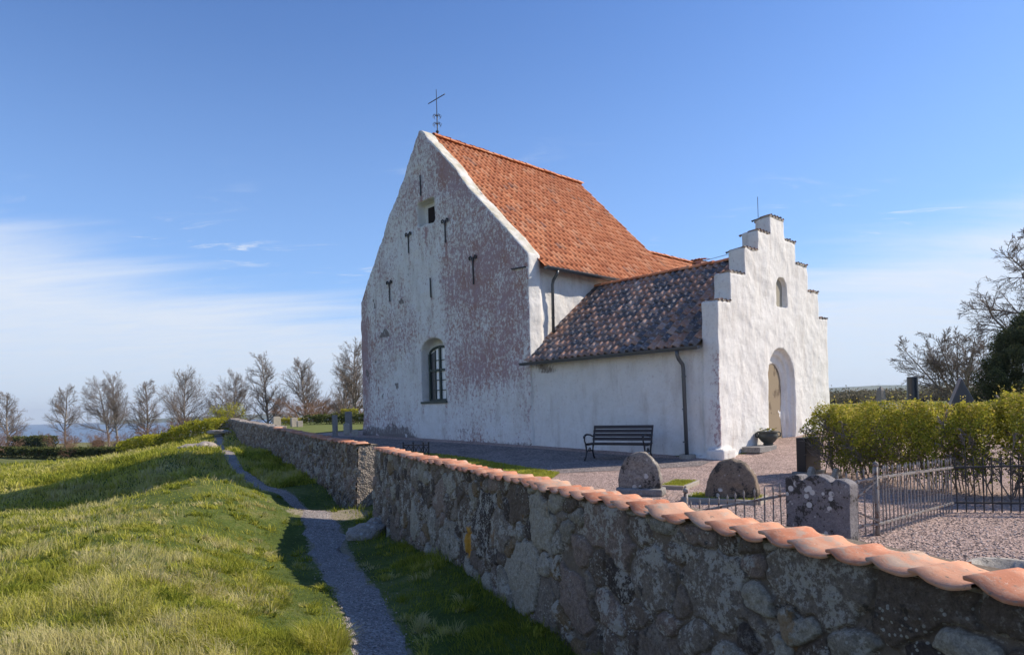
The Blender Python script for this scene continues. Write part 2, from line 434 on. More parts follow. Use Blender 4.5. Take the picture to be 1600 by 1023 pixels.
def m_mortar(N):
    o = N.coord('Object'); f = N.noise(o, 14, 9, 0.72); g = N.voro(o, 22)
    c = N.mix(f, (0.20, 0.165, 0.13), (0.50, 0.44, 0.36)); c = N.mix(N.sstep(g, 0.45, 0.6), c, (0.24, 0.20, 0.17))
    return {'Base Color': c, 'Normal': N.bump(N.m('ADD', f, g), 0.9, 0.04)}
M['mortar'] = material('rubble_mortar', m_mortar, 0.95, 0.15)

def m_stone(N, a, b, lich=0.5, sc=1.0):
    o = N.coord('Object'); n = N.noise(o, 4 * sc, 8, 0.65); f = N.noise(o, 22 * sc, 8, 0.75); vf = N.noise(o, 80 * sc, 4, 0.7)
    c = N.mix(N.sstep(f, 0.3, 0.7), a, b)
    c = N.mix(1.0, c, N.ramp(vf, [(0.3, 0.75), (0.7, 1.3)]), 'MULTIPLY')
    c = N.mix(N.sstep(N.m('ADD', N.m('MULTIPLY', n, 0.6), N.m('MULTIPLY', f, 0.5)), 0.66 - 0.10 * lich, 0.71 - 0.10 * lich), c, (0.055, 0.05, 0.045))
    v = N.voro(o, 9 * sc); m2 = N.m('MULTIPLY', N.sstep(N.m('SUBTRACT', 0.36, v), 0, 0.05), N.sstep(N.noise(N.map(o, loc=(5, 1, 2)), 3 * sc, 5), 0.52, 0.58))
    c = N.mix(N.m('MULTIPLY', m2, lich), c, (0.56, 0.55, 0.52))
    return {'Base Color': c, 'Normal': N.bump(N.m('ADD', f, N.m('MULTIPLY', n, 2)), 0.7, 0.02)}
M['grave_rough'] = material('lichened_granite', lambda N: m_stone(N, (0.14, 0.12, 0.105), (0.34, 0.31, 0.27), 0.8), 0.9, 0.25)
M['grave_brown'] = material('brown_lichened_granite', lambda N: m_stone(N, (0.13, 0.10, 0.075), (0.27, 0.21, 0.155), 1.0), 0.9, 0.25)
M['stone_pale'] = material('pale_hewn_stone', lambda N: m_stone(N, (0.30, 0.27, 0.23), (0.46, 0.42, 0.36), 0.2), 0.9, 0.25)
M['stone_grey'] = material('grey_hewn_stone', lambda N: m_stone(N, (0.18, 0.17, 0.16), (0.30, 0.285, 0.27), 0.2), 0.85, 0.3)
M['slab'] = material('spotted_slab_granite', lambda N: m_stone(N, (0.15, 0.14, 0.145), (0.27, 0.25, 0.25), 1.0, 1.3), 0.8, 0.3)
M['rock'] = material('pale_field_rock', lambda N: m_stone(N, (0.24, 0.20, 0.17), (0.42, 0.37, 0.32), 0.6), 0.9, 0.2)
def flat(c, var=0.25, sc=20):
    def f(N):
        o = N.coord('Object'); n = N.noise(o, sc, 5, 0.6)
        return {'Base Color': N.mix(n, tuple(v * (1 - var) for v in c), tuple(v * (1 + var) for v in c)), 'Normal': N.bump(n, 0.2, 0.003)}
    return f
M['iron'] = material('black_iron', flat((0.022, 0.021, 0.024)), 0.5, 0.5)
def m_rust(N):
    o = N.coord('Object'); n = N.noise(o, 25, 6, 0.7)
    c = N.mix(N.sstep(n, 0.48, 0.62), (0.26, 0.245, 0.23), (0.13, 0.06, 0.035))
    return {'Base Color': c, 'Normal': N.bump(n, 0.5, 0.003)}
M['iron_grey'] = material('weathered_grey_iron', m_rust, 0.7, 0.4)
M['zinc'] = material('zinc_gutter', flat((0.115, 0.125, 0.135), 0.15), 0.42, 0.5, 0.35)
M['green_paint'] = material('dark_green_paint', flat((0.035, 0.055, 0.048), 0.2, 30), 0.5, 0.4)
M['glass'] = material('window_pane', flat((0.88, 0.89, 0.86), 0.2, 2.5), 0.25, 0.5)
M['dark'] = material('dark_opening', flat((0.02, 0.013, 0.012)), 0.9)
M['bench_wood'] = material('dark_bench_wood', flat((0.040, 0.033, 0.033), 0.35, 12), 0.6, 0.4)
M['polished'] = material('polished_black_granite', flat((0.014, 0.014, 0.017), 0.3, 90), 0.35, 0.4)
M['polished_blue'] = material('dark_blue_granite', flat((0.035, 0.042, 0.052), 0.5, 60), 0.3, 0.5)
M['pot'] = material('dark_green_planter', flat((0.055, 0.062, 0.055), 0.4, 14), 0.6, 0.4)
M['petal'] = material('white_petal', flat((0.78, 0.78, 0.72), 0.1), 0.7)
M['niche'] = material('ochre_niche_plaster', lambda N: N.mix(N.sstep(N.noise(N.coord(), 2.6, 5, 0.6), 0.56, 0.66), (0.31, 0.25, 0.175), (0.18, 0.14, 0.10)), 0.95, 0.1)
M['niche_grey'] = material('grey_blind_window', flat((0.36, 0.335, 0.27), 0.12, 6), 0.95, 0.1)
M['brick'] = material('pink_brick', flat((0.34, 0.20, 0.165), 0.35, 9), 0.9, 0.2)

def m_ground(N):
    o = N.coord('Object'); n = N.noise(o, 0.9, 6, 0.6); f = N.noise(o, 9, 7, 0.7)
    dist = N.m('POWER', N.m('ADD', N.m('POWER', N.sep(o)[0], 2.0), N.m('POWER', N.sep(o)[1], 2.0)), 0.5)
    c = N.ramp(N.m('ADD', N.m('MULTIPLY', n, 0.6), N.m('MULTIPLY', f, 0.4)), [(0.30, (0.035, 0.05, 0.014)), (0.48, (0.085, 0.115, 0.026)), (0.62, (0.17, 0.17, 0.06)), (0.75, (0.30, 0.26, 0.13))])
    bare = N.attr('bare')
    k = N.sstep(N.m('ADD', bare, N.m('MULTIPLY', N.m('SUBTRACT', f, 0.5), 0.8)), 0.4, 0.6)
    c = N.mix(k, c, N.mix(f, (0.20, 0.165, 0.115), (0.34, 0.30, 0.22)))
    field = N.attr('field')
    c = N.mix(field, c, N.mix(N.noise(o, 0.05, 4), (0.22, 0.19, 0.10), (0.13, 0.17, 0.05)))
    return {'Base Color': c, 'Normal': N.bump(f, 0.8, 0.06)}
M['ground'] = material('meadow_ground', m_ground, 0.95, 0.1)
def m_gravel(N, a, b, sc):
    o = N.coord('Object'); v = N.new('ShaderNodeTexVoronoi'); N.put(v.inputs['Vector'], o); v.inputs['Scale'].default_value = sc
    cv = N.sep(v.outputs['Color'])[0]; n = N.noise(o, 1.2, 6, 0.65); m_ = N.noise(o, 14, 6, 0.7)
    c = N.mix(cv, a, b); c = N.mix(1.0, c, N.ramp(n, [(0.3, 0.78), (0.7, 1.22)]), 'MULTIPLY')
    c = N.mix(1.0, c, N.ramp(m_, [(0.3, 0.65), (0.7, 1.3)]), 'MULTIPLY')
    return {'Base Color': c, 'Normal': N.bump(N.m('ADD', v.outputs['Distance'], m_), 1.0, 0.02)}
M['gravel'] = material('pink_gravel', lambda N: m_gravel(N, (0.17, 0.12, 0.10), (0.68, 0.50, 0.43), 58), 0.95, 0.2)
M['path'] = material('grey_grit_path', lambda N: m_gravel(N, (0.17, 0.15, 0.145), (0.44, 0.40, 0.38), 60), 0.95, 0.2)
M['kerb'] = material('kerb_stone', flat((0.36, 0.32, 0.27), 0.25, 12), 0.9)
M['lawn_soil'] = material('lawn_turf', lambda N: N.mix(N.noise(N.coord(), 1.8, 9, 0.75), (0.05, 0.07, 0.02), (0.24, 0.26, 0.08)), 0.95, 0.1)
M['gravel_dark'] = material('darker_gravel', lambda N: m_gravel(N, (0.11, 0.095, 0.09), (0.34, 0.29, 0.27), 34), 0.95, 0.2)
def m_water(N):
    n = N.noise(N.map(N.coord(), (0.02, 0.004, 1)), 1.0, 5)
    return {'Base Color': N.mix(n, (0.035, 0.085, 0.16), (0.06, 0.13, 0.22)), 'Normal': N.bump(N.noise(N.coord(), 0.2, 4), 0.3, 0.6)}
M['water'] = material('sea_water', m_water, 0.35, 0.5)
def m_hill(N):
    o = N.coord('Object'); n = N.noise(o, 0.004, 6, 0.7)
    return {'Base Color': N.ramp(n, [(0.4, (0.045, 0.06, 0.03)), (0.52, (0.09, 0.11, 0.045)), (0.62, (0.20, 0.18, 0.11))])}
M['hill'] = material('wooded_hill', m_hill, 1.0, 0.0)

def m_leaf(N, stops, trans=0.35, attr='rnd'):
    r = N.attr(attr)
    c = N.ramp(r, stops)
    n = N.noise(N.coord(), 3, 3); c = N.mix(1.0, c, N.ramp(n, [(0.3, 0.8), (0.7, 1.2)]), 'MULTIPLY')
    b = N.n['Principled BSDF']; N.put(b.inputs['Base Color'], c)
    t = N.new('ShaderNodeBsdfTranslucent'); N.put(t.inputs[0], c)
    mx = N.new('ShaderNodeMixShader'); mx.inputs[0].default_value = trans
    N.l.new(b.outputs[0], mx.inputs[1]); N.l.new(t.outputs[0], mx.inputs[2])
    return {'Surface': mx.outputs[0]}
M['grass'] = material('grass_blade', lambda N: m_leaf(N, [(0.0, (0.10, 0.14, 0.02)), (0.3, (0.29, 0.31, 0.035)), (0.52, (0.46, 0.44, 0.07)), (0.72, (0.50, 0.46, 0.15)), (1.0, (0.58, 0.51, 0.27))], .42), 0.75, 0.15)
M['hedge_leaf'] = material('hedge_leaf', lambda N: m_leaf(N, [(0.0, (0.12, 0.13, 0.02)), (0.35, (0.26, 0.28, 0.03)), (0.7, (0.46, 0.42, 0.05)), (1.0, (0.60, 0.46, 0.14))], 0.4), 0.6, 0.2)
M['yellow_leaf'] = material('yellow_spring_leaf', lambda N: m_leaf(N, [(0.0, (0.16, 0.19, 0.02)), (0.6, (0.38, 0.38, 0.03)), (1.0, (0.55, 0.46, 0.05))], 0.4), 0.6, 0.2)
M['conifer_leaf'] = material('conifer_needles', lambda N: m_leaf(N, [(0.0, (0.03, 0.045, 0.02)), (0.5, (0.07, 0.095, 0.04)), (1.0, (0.20, 0.20, 0.06))], 0.2), 0.7, 0.2)
M['dark_leaf'] = material('dark_evergreen_leaf', lambda N: m_leaf(N, [(0.0, (0.03, 0.045, 0.014)), (0.7, (0.09, 0.115, 0.03)), (1.0, (0.22, 0.2, 0.06))], 0.2), 0.7, 0.2)
M['bark'] = material('grey_brown_bark', flat((0.27, 0.24, 0.21), 0.35, 5), 0.95, 0.1)
M['twig'] = material('brown_twig', flat((0.215, 0.18, 0.155), 0.3, 3), 0.95, 0.1)
M['twig_red'] = material('reddish_twig', flat((0.24, 0.15, 0.10), 0.3, 1), 0.95, 0.1)

# ------------------------------------------------------------------ ground, sea, hills
def build_ground():
    az = np.radians(np.concatenate([np.arange(-180, -50, 3.0), np.arange(-50, 50, 0.4), np.arange(50, 180.1, 3.0)]))
    r = [0.6]
    while r[-1] < 6000: r.append(r[-1] * (1.022 if r[-1] < 90 else 1.05))
    r = np.array(r)
    A, RR = np.meshgrid(az, r); X = RR * np.sin(A); Y = RR * np.cos(A)
    Z = outer_z(X, Y)
    P = np.stack([X.ravel(), Y.ravel()], 1)
    bumpz = (fbm(P, 0.9, 4) - 0.5) * 0.16 * ss(RR.ravel(), 3, 8) * (1 - ss(RR.ravel(), 60, 200))
    inpath = path_dist(P[:, 0], P[:, 1])
    bumpz *= ss(inpath, 0.3, 1.3)
    Z = Z.ravel() + bumpz
    n, m_ = X.shape
    idx = np.arange(n * m_).reshape(n, m_)
    F = np.stack([idx[:-1, :-1], idx[:-1, 1:], idx[1:, 1:], idx[1:, :-1]], -1).reshape(-1, 4)[:, ::-1]
    c0 = len(Z); ctr = np.array([[0, 0, outer_z(np.array([0.]), np.array([0.]))[0]]])
    V = np.concatenate([np.stack([X.ravel(), Y.ravel(), Z], 1), ctr])
    T = np.stack([idx[0, 1:], idx[0, :-1], np.full(m_ - 1, c0)], 1)[:, ::-1]
    pb = np.append(ss(-inpath, -0.16, 0.02), 0) * 0.62
    xx, yy = V[:, 0], V[:, 1]
    rr = np.hypot(xx, yy)
    pb = np.maximum(pb, np.exp(-(((xx + 4.6) / 1.2) ** 2 + ((yy - 16.3) / 0.9) ** 2)))
    me = np_mesh('meadow', V, [F, T], {'bare': pb, 'field': ss(rr, 62, 80)})
    return link_mesh('ground', me, M['ground'], smooth=True, kind='structure')
PATH = np.array([(0.9, 0.2), (0.35, 2.0), (-0.25, 4.0), (-1.40, 6.8), (-2.72, 10.5), (-3.86, 13.6), (-4.62, 15.6), (-5.8, 18.0), (-8.05, 21.2), (-10.6, 25.3), (-13.4, 30.5), (-16.2, 36.5), (-18.8, 42)])
PW = np.array([.27, .27, .27, .27, .29, .37, .36, .22, .24, .24, .26, .28, .28])
def dense_path(n=160):
    t = np.linspace(0, len(PATH) - 1, n); i = np.clip(t.astype(int), 0, len(PATH) - 2); u = t - i
    def cr(P, i, u):
        p = lambda k: P[np.clip(k, 0, len(P) - 1)]
        u_ = u[:, None] if P.ndim > 1 else u
        return 0.5 * (2 * p(i) + (p(i + 1) - p(i - 1)) * u_ + (2 * p(i - 1) - 5 * p(i) + 4 * p(i + 1) - p(i + 2)) * u_ ** 2 + (3 * p(i) - p(i - 1) - 3 * p(i + 1) + p(i + 2)) * u_ ** 3)
    return cr(PATH, i, u), cr(PW, i, u)
DP, DW = dense_path()
def path_dist(X, Y):
    """distance to the path edge (negative inside)"""
    X = np.asarray(X).ravel(); Y = np.asarray(Y).ravel(); out = np.full(X.size, 99.0)
    near = np.where((np.abs(X) < 30) & (Y > -3) & (Y < 50))[0]
    for s in range(0, len(near), 20000):
        k = near[s:s + 20000]
        d = np.hypot(X[k][:, None] - DP[None, :, 0], Y[k][:, None] - DP[None, :, 1]) - DW[None]
        out[k] = d.min(1)
    return out
ground = build_ground()
def sheet(name, pts2, zf, mat, res, lift, kind='structure', **kw):
    """grid-filled polygon draped on zf"""
    P = np.array(pts2); x0, y0 = P.min(0); x1, y1 = P.max(0)
    nx = max(2, int((x1 - x0) / res) + 1); ny = max(2, int((y1 - y0) / res) + 1)
    xs = np.linspace(x0, x1, nx); ys = np.linspace(y0, y1, ny)
    bm = bmesh.new(); f = bm.faces.new([bm.verts.new((x_, y_, 0)) for x_, y_ in pts2])
    for arr, ax in ((xs, 0), (ys, 1)):
        for v in arr[1:-1]:
            co = (v, 0, 0) if ax == 0 else (0, v, 0); no = (1, 0, 0) if ax == 0 else (0, 1, 0)
            bmesh.ops.bisect_plane(bm, geom=bm.verts[:] + bm.edges[:] + bm.faces[:], plane_co=co, plane_no=no)
    bmesh.ops.recalc_face_normals(bm, faces=bm.faces)
    me = bpy.data.meshes.new(name); bm.to_mesh(me); bm.free()
    V = get_v(me); V[:, 2] = zf(V[:, 0], V[:, 1]) + lift; set_v(me, V)
    if len(me.polygons) and me.polygons[0].normal.z < 0: me.flip_normals()
    return link_mesh(name, me, mat, smooth=True, kind=kind, **kw)
# the path
t = np.gradient(DP, axis=0); t /= np.linalg.norm(t, axis=1)[:, None]; nr = np.stack([t[:, 1], -t[:, 0]], 1)
rows = []
for k in np.linspace(-1, 1, 9):
    wob = 1 + 0.6 * (fbm(np.stack([DP[:, 0] * 1.5, DP[:, 1] * 1.5 + 40 * (k > 0)], 1), 1.6, 3) - 0.5) * 2 * (abs(k) > 0.7)
    q = DP + nr * (k * DW * wob)[:, None]
    rows.append(np.stack([q[:, 0], q[:, 1], outer_z(q[:, 0], q[:, 1]) + 0.014 - 0.02 * (abs(k) > .9)], 1))
G = np.array(rows); n, m_ = G.shape[:2]; idx = np.arange(n * m_).reshape(n, m_)
F = np.stack([idx[:-1, :-1], idx[:-1, 1:], idx[1:, 1:], idx[1:, :-1]], -1).reshape(-1, 4)
link_mesh('path', np_mesh('path', G.reshape(-1, 3), [F]), M['path'], smooth=True, kind='structure')

WALL_T = 0.44
yard_poly = [(float(wall_x(np.array(Y))) + (2.0 if 15.4 < Y < 17.7 else WALL_T * 0.6), Y) for Y in (-1, 3, 6, 9, 12, 14.8, 15.35, 15.6, 16.2, 16.4, 17.5, 17.8, 20, 25, 30, 36, 41, 46)]
yard_poly = yard_poly + [(-16, 60), (10, 70), (70, 70), (70, -1)]
sheet('churchyard', yard_poly, lambda X, Y: yard_z(X, Y), M['gravel'], 0.9, 0.0)
# darker gravel sheet beside the church and the lawn in front of it
lawn_poly = [(-3.9, 20.6), (-3.45, 20.95), (-2.89, 20.25), (-1.91, 19.26), (-1.09, 18.06), (-0.36, 16.69), (0.54, 14.82), (0.97, 13.9), (0.62, 12.35), (0.35, 12.1), (-0.35, 12.3), (-2.5, 16.9), (-3.6, 18.9)]
sheet('lawn', lawn_poly, lambda X, Y: yard_z(X, Y), M['lawn_soil'], 0.4, 0.02)
sheet('grass_plot', [(-12.2, 33), (-9.6, 29.5), (-7.2, 29.9), (-4, 34), (-2, 60), (-15.8, 59), (-18.6, 45)], lambda X, Y: yard_z(X, Y), M['lawn_soil'], 1.0, 0.02)
sheet('grass_field', [(9, 17.5), (30, 12), (70, 12), (70, 74), (12, 74), (12, 40)], lambda X, Y: yard_z(X, Y), M['lawn_soil'], 3.0, 0.02)
sheet('dark_gravel_sheet', [(-9.3, 29.4), (-6.6, 26.6), (.2, 19.9), (4.6, 15.3), (4.1, 14.5), (1.0, 13.95), (0.57, 14.86), (-0.33, 16.73), (-1.06, 18.10), (-1.88, 19.30), (-2.86, 20.29), (-3.45, 20.99), (-7.3, 25.3), (-10, 28.6)], lambda X, Y: yard_z(X, Y), M['gravel_dark'], 0.8, 0.006)
# sea and hills
mb = MB(); mb.add([(-5900, 60, -22), (2500, 60, -22), (2500, 5900, -22), (-5900, 5900, -22)], [(0, 1, 2, 3)])
mb.build('sea', M['water'], kind='structure')
def ridge(name, az0, az1, r, base, hfun, mat, depth):
    az = np.radians(np.linspace(az0, az1, 160)); V = []
    for k, (rr, hh) in enumerate([(r - depth, 0), (r - depth * .5, .75), (r, 1), (r + depth, .2)]):
        for a in az:
            V.append((rr * math.sin(a), rr * math.cos(a), base + hh * hfun(a)))
    m_ = 160; idx = np.arange(4 * m_).reshape(4, m_)
    F = np.stack([idx[:-1, :-1], idx[:-1, 1:], idx[1:, 1:], idx[1:, :-1]], -1).reshape(-1, 4)
    return link_mesh(name, np_mesh(name, np.array(V), [F]), mat, smooth=True, kind='structure')
ridge('hills', 14, 60, 4200, -8, lambda a: 62 + 26 * float(fbm([[a * 14, 3]], 1, 4)[0]), M['hill'], 900)
ridge('hills', 5, 62, 2300, -8, lambda a: 20 + 18 * float(fbm([[a * 22, 9]], 1, 4)[0]), M['hill'], 500)
ridge('hills', -32, -12, 4900, -24, lambda a: 14 + 34 * float(fbm([[a * 16, 5]], 1, 4)[0]), M['hill'], 800)

# ------------------------------------------------------------------ church
TH = R(43.5)
P0 = (4.932, 15.6)
church = empty('church', (P0[0], P0[1], 0), TH, label='old whitewashed stone church with orange tiled nave roof and stepped-gable porch', cat='church')
def fX(u, v, d): return (d, u, v)      # polygon in (y,z), extruded along x
def fY(u, v, d): return (u, d, v)      # polygon in (x,z), extruded along y

# nave
gable = [(6.25, -.5), (6.22, 6.15), (6.31, 6.22), (6.94, 6.89), (7.57, 7.5), (8.14, 8.09), (8.92, 8.83), (9.54, 9.60), (10.2, 10.27), (10.72, 10.80), (11.1, 11.15), (11.29, 11.43), (11.48, 11.6), (11.64, 11.58),
         (11.8, 11.4), (12.6, 10.27), (13.75, 8.95), (14.84, 7.51), (15.41, 6.75), (16.01, 5.88), (16.05, 3), (16.1, -.5)]
slab = MB().prism(gable, fX, -0.06, 0.5).mesh('s')
cutters = [MB().prism(arch(10.45, 11.88, 1.72, 3.5, rise=0.48), fX, -0.5, 0.36).mesh('c'),
           MB().prism([(10.80, 8.12), (11.87, 8.14), (11.87, 8.98), (10.80, 8.98)], fX, -0.5, 0.34).mesh('c')]
slab = cut(slab, cutters)
body = MB().prism([(6.32, -.5), (6.32, 5.72), (11.45, 11.2), (15.9, 5.6), (15.95, -.5)], fX, 0.42, 8.6).mesh('b')
nave = remesh(join_me([slab, body]), 0.06, 5)
V = get_v(nave); Nn = get_n(nave)
V += Nn * ((fbm(V, 1.6, 3) - 0.5) * 0.09 + (fbm(V, 5.0, 3) - 0.5) * 0.03)[:, None]
set_v(nave, V)
xx, yy, zz = V.T
front = ss(-xx, -0.10, 0.0) * ss(-Nn[:, 0], 0.3, 0.8)
def blob(cy, cz, ry, rz): return np.exp(-(((yy - cy) / ry) ** 2 + ((zz - cz) / rz) ** 2))
lowf = fbm(V, 0.7, 4)
strip = 0.5 * (1 - ss(np.abs(yy - 11.6 - .4 * np.sin(zz)), 0.7, 1.3)) * ss(-zz, -8.6, -7.0)
wear = 0.35 + 0.25 * ss(-yy, -11.0, -10.2) * ss(zz, 0.6, 2.6) - strip * 0.42 + 0.30 * ss(zz, 7.5, 9.5) + (lowf - 0.5) * 0.95 \
    + 0.45 * ss(yy, 15.1, 15.9) + 0.42 * blob(13.6, 2.2, .01, .01) - 0.35 * blob(7.2, 1.4, 1.1, 1.2) - 0.50 * blob(11.2, 0.9, 0.75, 0.9) + 0.16 * blob(8.6, 5, 2.0, 2.6) + 0.25 * blob(14.3, 5.0, 1.0, 2.0) * 0.3 - 0.25 * blob(13.6, 2.0, 1.4, 1.5)
wear = wear * front + (1 - front) * (-0.5)
lip = front * 0
dirt = 0.75 * ss(yy, 11.6, 13.0) * (1 - ss(zz, 0.75 + 0.25 * (fbm(V, 2, 2) - 0.5) * 4, 1.05)) * front + 0.62 * (1 - ss(zz, 0.22, 0.62)) * front + 0.55 * blob(9.4, 0.7, 1.2, 0.22) * front
for (ya, za, la) in ((12.42, 7.3, 1.2), (10.2, 7.3, 1.3), (8.76, 5.6, 1.5), (13.78, 5.7, 1.2), (11.57, 9.2, .8), (11.13, 5.5, .8), (10.5, 1.6, 1.0), (11.8, 1.65, .9), (11.35, 8.05, 1.2)):
    stk = np.exp(-((yy - ya) / .07) ** 2) * ss(-zz, -za - .05, -za + .05) * (1 - ss(-zz, -za + la * .3, -za + la)); wear += .55 * stk * front; dirt = np.maximum(dirt, .42 * stk * front)
ptop = ss(Nn[:, 2], 0.35, 0.6) * (xx < 0.55) * 0.42
wear = np.where(Nn[:, 2] > 0.35, -0.6, wear)
add_attr(nave, 'moss', ss(Nn[:, 2], 0.3, 0.55) * (0.75 + .3 * lowf) * (xx < .56))
add_attr(nave, 'wear', wear); add_attr(nave, 'dirt', dirt)
nave_wall = link_mesh('nave_wall', nave, M['plaster'], church, smooth=True)

# tiles
def tile_field(name, O, U, Vv, ncol, nrow, tw, pitch, mat, parent, seed=0, amp=1.0, keep=None, over=0.07, jit=0.006):
    r_ = np.random.default_rng(seed)
    O = np.array(O, float); U = np.array(U, float); U /= np.linalg.norm(U); Vv = np.array(Vv, float); Vv /= np.linalg.norm(Vv)
    Nn_ = np.cross(U, Vv); Nn_ = Nn_ if Nn_[2] > 0 else -Nn_
    nu = 9; tt = np.linspace(0, 1.12, nu)
    prof = np.where(tt < 0.66, -0.020 * np.sin(np.pi * tt / 0.66), 0.032 * np.sin(np.pi * np.clip((tt - 0.66) / 0.46, 0, 1))) * amp
    Vs = []; Fs = []; At = []; At2 = []
    L = pitch + over
    for i in range(ncol):
        for j in range(nrow):
            if keep and not keep(i * tw, j * pitch): continue
            dz = r_.normal(0, jit); du = r_.normal(0, .004); dv = r_.normal(0, .008); tl = r_.normal(0, .012)
            base = O + U * (i * tw + du) + Vv * (j * pitch + dv)
            loc = []
            for (v_, lift, drop) in ((0, 0.040, 0.018), (0, 0.040, 0), (L * .5, .025, 0), (L, 0.008, 0)):
                h = prof + lift - drop + dz + tl * (tt - .5)
                loc.append(base + np.outer(tt * tw, U) + np.outer(h, Nn_) + v_ * Vv)
            o = len(Vs) * 4 * nu; Vs.append(np.concatenate(loc))
            id_ = np.arange(4 * nu).reshape(4, nu) + o
            Fs.append(np.stack([id_[:-1, :-1], id_[:-1, 1:], id_[1:, 1:], id_[1:, :-1]], -1).reshape(-1, 4))
            At += [r_.random()] * (4 * nu)
    me = np_mesh(name, np.concatenate(Vs), [np.concatenate(Fs)], {'rnd': At})
    return link_mesh(name, me, mat, parent, smooth=True)
def ridge_tiles(name, p, q, rad, step, mat, parent, seed=3):
    r_ = np.random.default_rng(seed); p = np.array(p, float); q = np.array(q, float); L = np.linalg.norm(q - p); d = (q - p) / L
    side = np.cross(d, (0, 0, 1)); side /= np.linalg.norm(side); n = int(L / step); mb = MB()
    for i in range(n):
        a = p + d * (i * L / n); b = p + d * ((i + 1) * L / n + .05); dz = r_.normal(0, .008)
        vs = []
        for (c, rr) in ((a, rad * 1.12), (b, rad * 0.96)):
            for k in range(9):
                t = math.pi * k / 8; vs.append(c + side * math.cos(t) * rr + np.array((0, 0, math.sin(t) * rr * .8 + dz)))
        for k in range(9):      # lower lip at the wide end gives the tile its thickness
            t = math.pi * k / 8; vs.append(a + side * math.cos(t) * rad * .95 + np.array((0, 0, math.sin(t) * rad * .64 + dz)))
        mb.add(vs, [(k, k + 1, 9 + k + 1, 9 + k) for k in range(8)] + [(k, k + 1, 18 + k + 1, 18 + k) for k in range(8)], r_.random())
    return mb.build(name, mat, parent, smooth=False, fixn=False)
# nave roof, chancel roof, porch roof
nr_ = tile_field('nave_roof', (0.36, 5.98, 5.74), (1, 0, 0), (0, 5.47, 5.70), 35, 24, 0.237, 0.329, M['tile_orange'], church, 1, 1.3)
tile_field('nave_roof', (0.5, 16.15, 5.62), (1, 0, 0), (0, -4.7, 5.82), 35, 23, 0.237, 0.329, M['tile_orange'], church, 2)
ridge_tiles('ridge_tiles', (0.45, 11.45, 11.47), (8.8, 11.45, 11.50), 0.13, 0.36, M['tile_orange'], church)
ch = MB().prism([(8.3, -.5), (8.3, 5.5), (11.45, 8.85), (14.6, 5.5), (14.6, -.5)], fX, 8.5, 18.6).build('chancel_wall', M['plaster'], church)
tile_field('chancel_roof', (8.6, 8.1, 5.35), (1, 0, 0), (0, 3.35, 3.75), 42, 15, 0.237, 0.329, M['tile_orange'], church, 5)
tile_field('chancel_roof', (8.6, 14.8, 5.35), (1, 0, 0), (0, -3.35, 3.75), 42, 15, 0.237, 0.329, M['tile_orange'], church, 6)
ridge_tiles('ridge_tiles', (8.6, 11.45, 9.12), (18.6, 11.45, 9.12), 0.13, 0.36, M['tile_orange'], church, 8)
st = MB().box(18.2, 18.9, 10.98, 11.92, 8.4, 9.25).build('gable_step', M['brick'], church)  # top step of the chancel's end gable
tile_field('gable_step_cap', (18.1, 10.85, 9.27), (0, 1, 0), (1, 0, 0.15), 5, 3, 0.22, 0.26, M['tile_orange'], st, 9)

# porch
GX = 6.56
steps = [(0.0, 3.84), (0.62, 4.58), (1.38, 5.29), (2.13, 5.84), (2.84, 6.35)]
poly = [(-0.06, -.5), (-0.02, 3.84)]
for i in range(1, 5): poly += [(steps[i][0], steps[i - 1][1]), (steps[i][0], steps[i][1])]
for i in range(4, 0, -1): poly += [(GX - steps[i][0] , steps[i][1]), (GX - steps[i][0], steps[i - 1][1])]
poly += [(GX, 3.84), (GX + .04, -.5)]
slab = MB().prism(poly, fY, 0.0, 0.42).mesh('g')
doorx = 3.32
cutters = [MB().prism(arch(2.50, 4.10, -0.6, 2.02), fY, -0.6, 0.12).mesh('c'),
           MB().prism(arch(2.58, 3.92, -0.6, 1.98), fY, -0.6, 0.20).mesh('c'),
           MB().prism(arch(2.70, 3.80, -0.6, 1.90, rise=.52), fY, -0.6, 0.27).mesh('c'),
           MB().prism(arch(3.17, 3.80, 3.96, 4.52, rise=.24), fY, -0.6, 0.15).mesh('c')]
slab = cut(slab, cutters)
# the porch body is two side walls and the cheeks of a third, deeper order behind the door arch
bodyp = MB().prism([(0.02, -.5), (0.02, 2.72), (3.3, 5.22), (6.5, 2.72), (6.5, -.5)], fY, 0.36, 6.35).mesh('b')
foot = MB().box(-0.13, 0.75, -0.10, 0.9, -.5, 0.13).box(-0.20, 0.4, -0.16, 0.30, -.5, 0.30).mesh('f')
porch = remesh(join_me([slab, bodyp, foot]), 0.035, 4)
V = get_v(porch); Nn = get_n(porch)
V += Nn * ((fbm(V + 9, 1.3, 3) - 0.5) * 0.085 + (fbm(V, 5.0, 3) - 0.5) * 0.018)[:, None]
set_v(porch, V); xx, yy, zz = V.T
side = ss(-Nn[:, 0], 0.4, 0.8)
corner = np.exp(-((xx + 0.03) / 0.10) ** 2) * np.exp(-(yy / 0.20) ** 2) * ss(-zz, -2.9, -2.5)
wear = -0.35 + 0.85 * corner + side * (0.20 * (fbm(V, 1.1, 3) - .5) + 0.10) + 0.35 * side * np.exp(-((yy - 6.2) / .35) ** 2) * (zz < 2.5)
patch = side * np.exp(-(((yy - 5.55 - (zz - 2.45) * 1.2) / 0.62) ** 2)) * ss(zz, 2.32, 2.48) * (zz < 2.75)
base = side * (1 - ss(zz, 0.10, 0.35)) * 0.42 + 0.30 * np.exp(-(((yy - 1.55) / .6) ** 2 + ((zz - 1.1) / .09) ** 2)) * side
topd = ss(Nn[:, 2], 0.5, 0.8) * 0.5 + side * (yy < .5) * (zz > 2.85) * 0.36
dirt = np.maximum.reduce([patch * 0.72, base, topd, corner * 0.35])
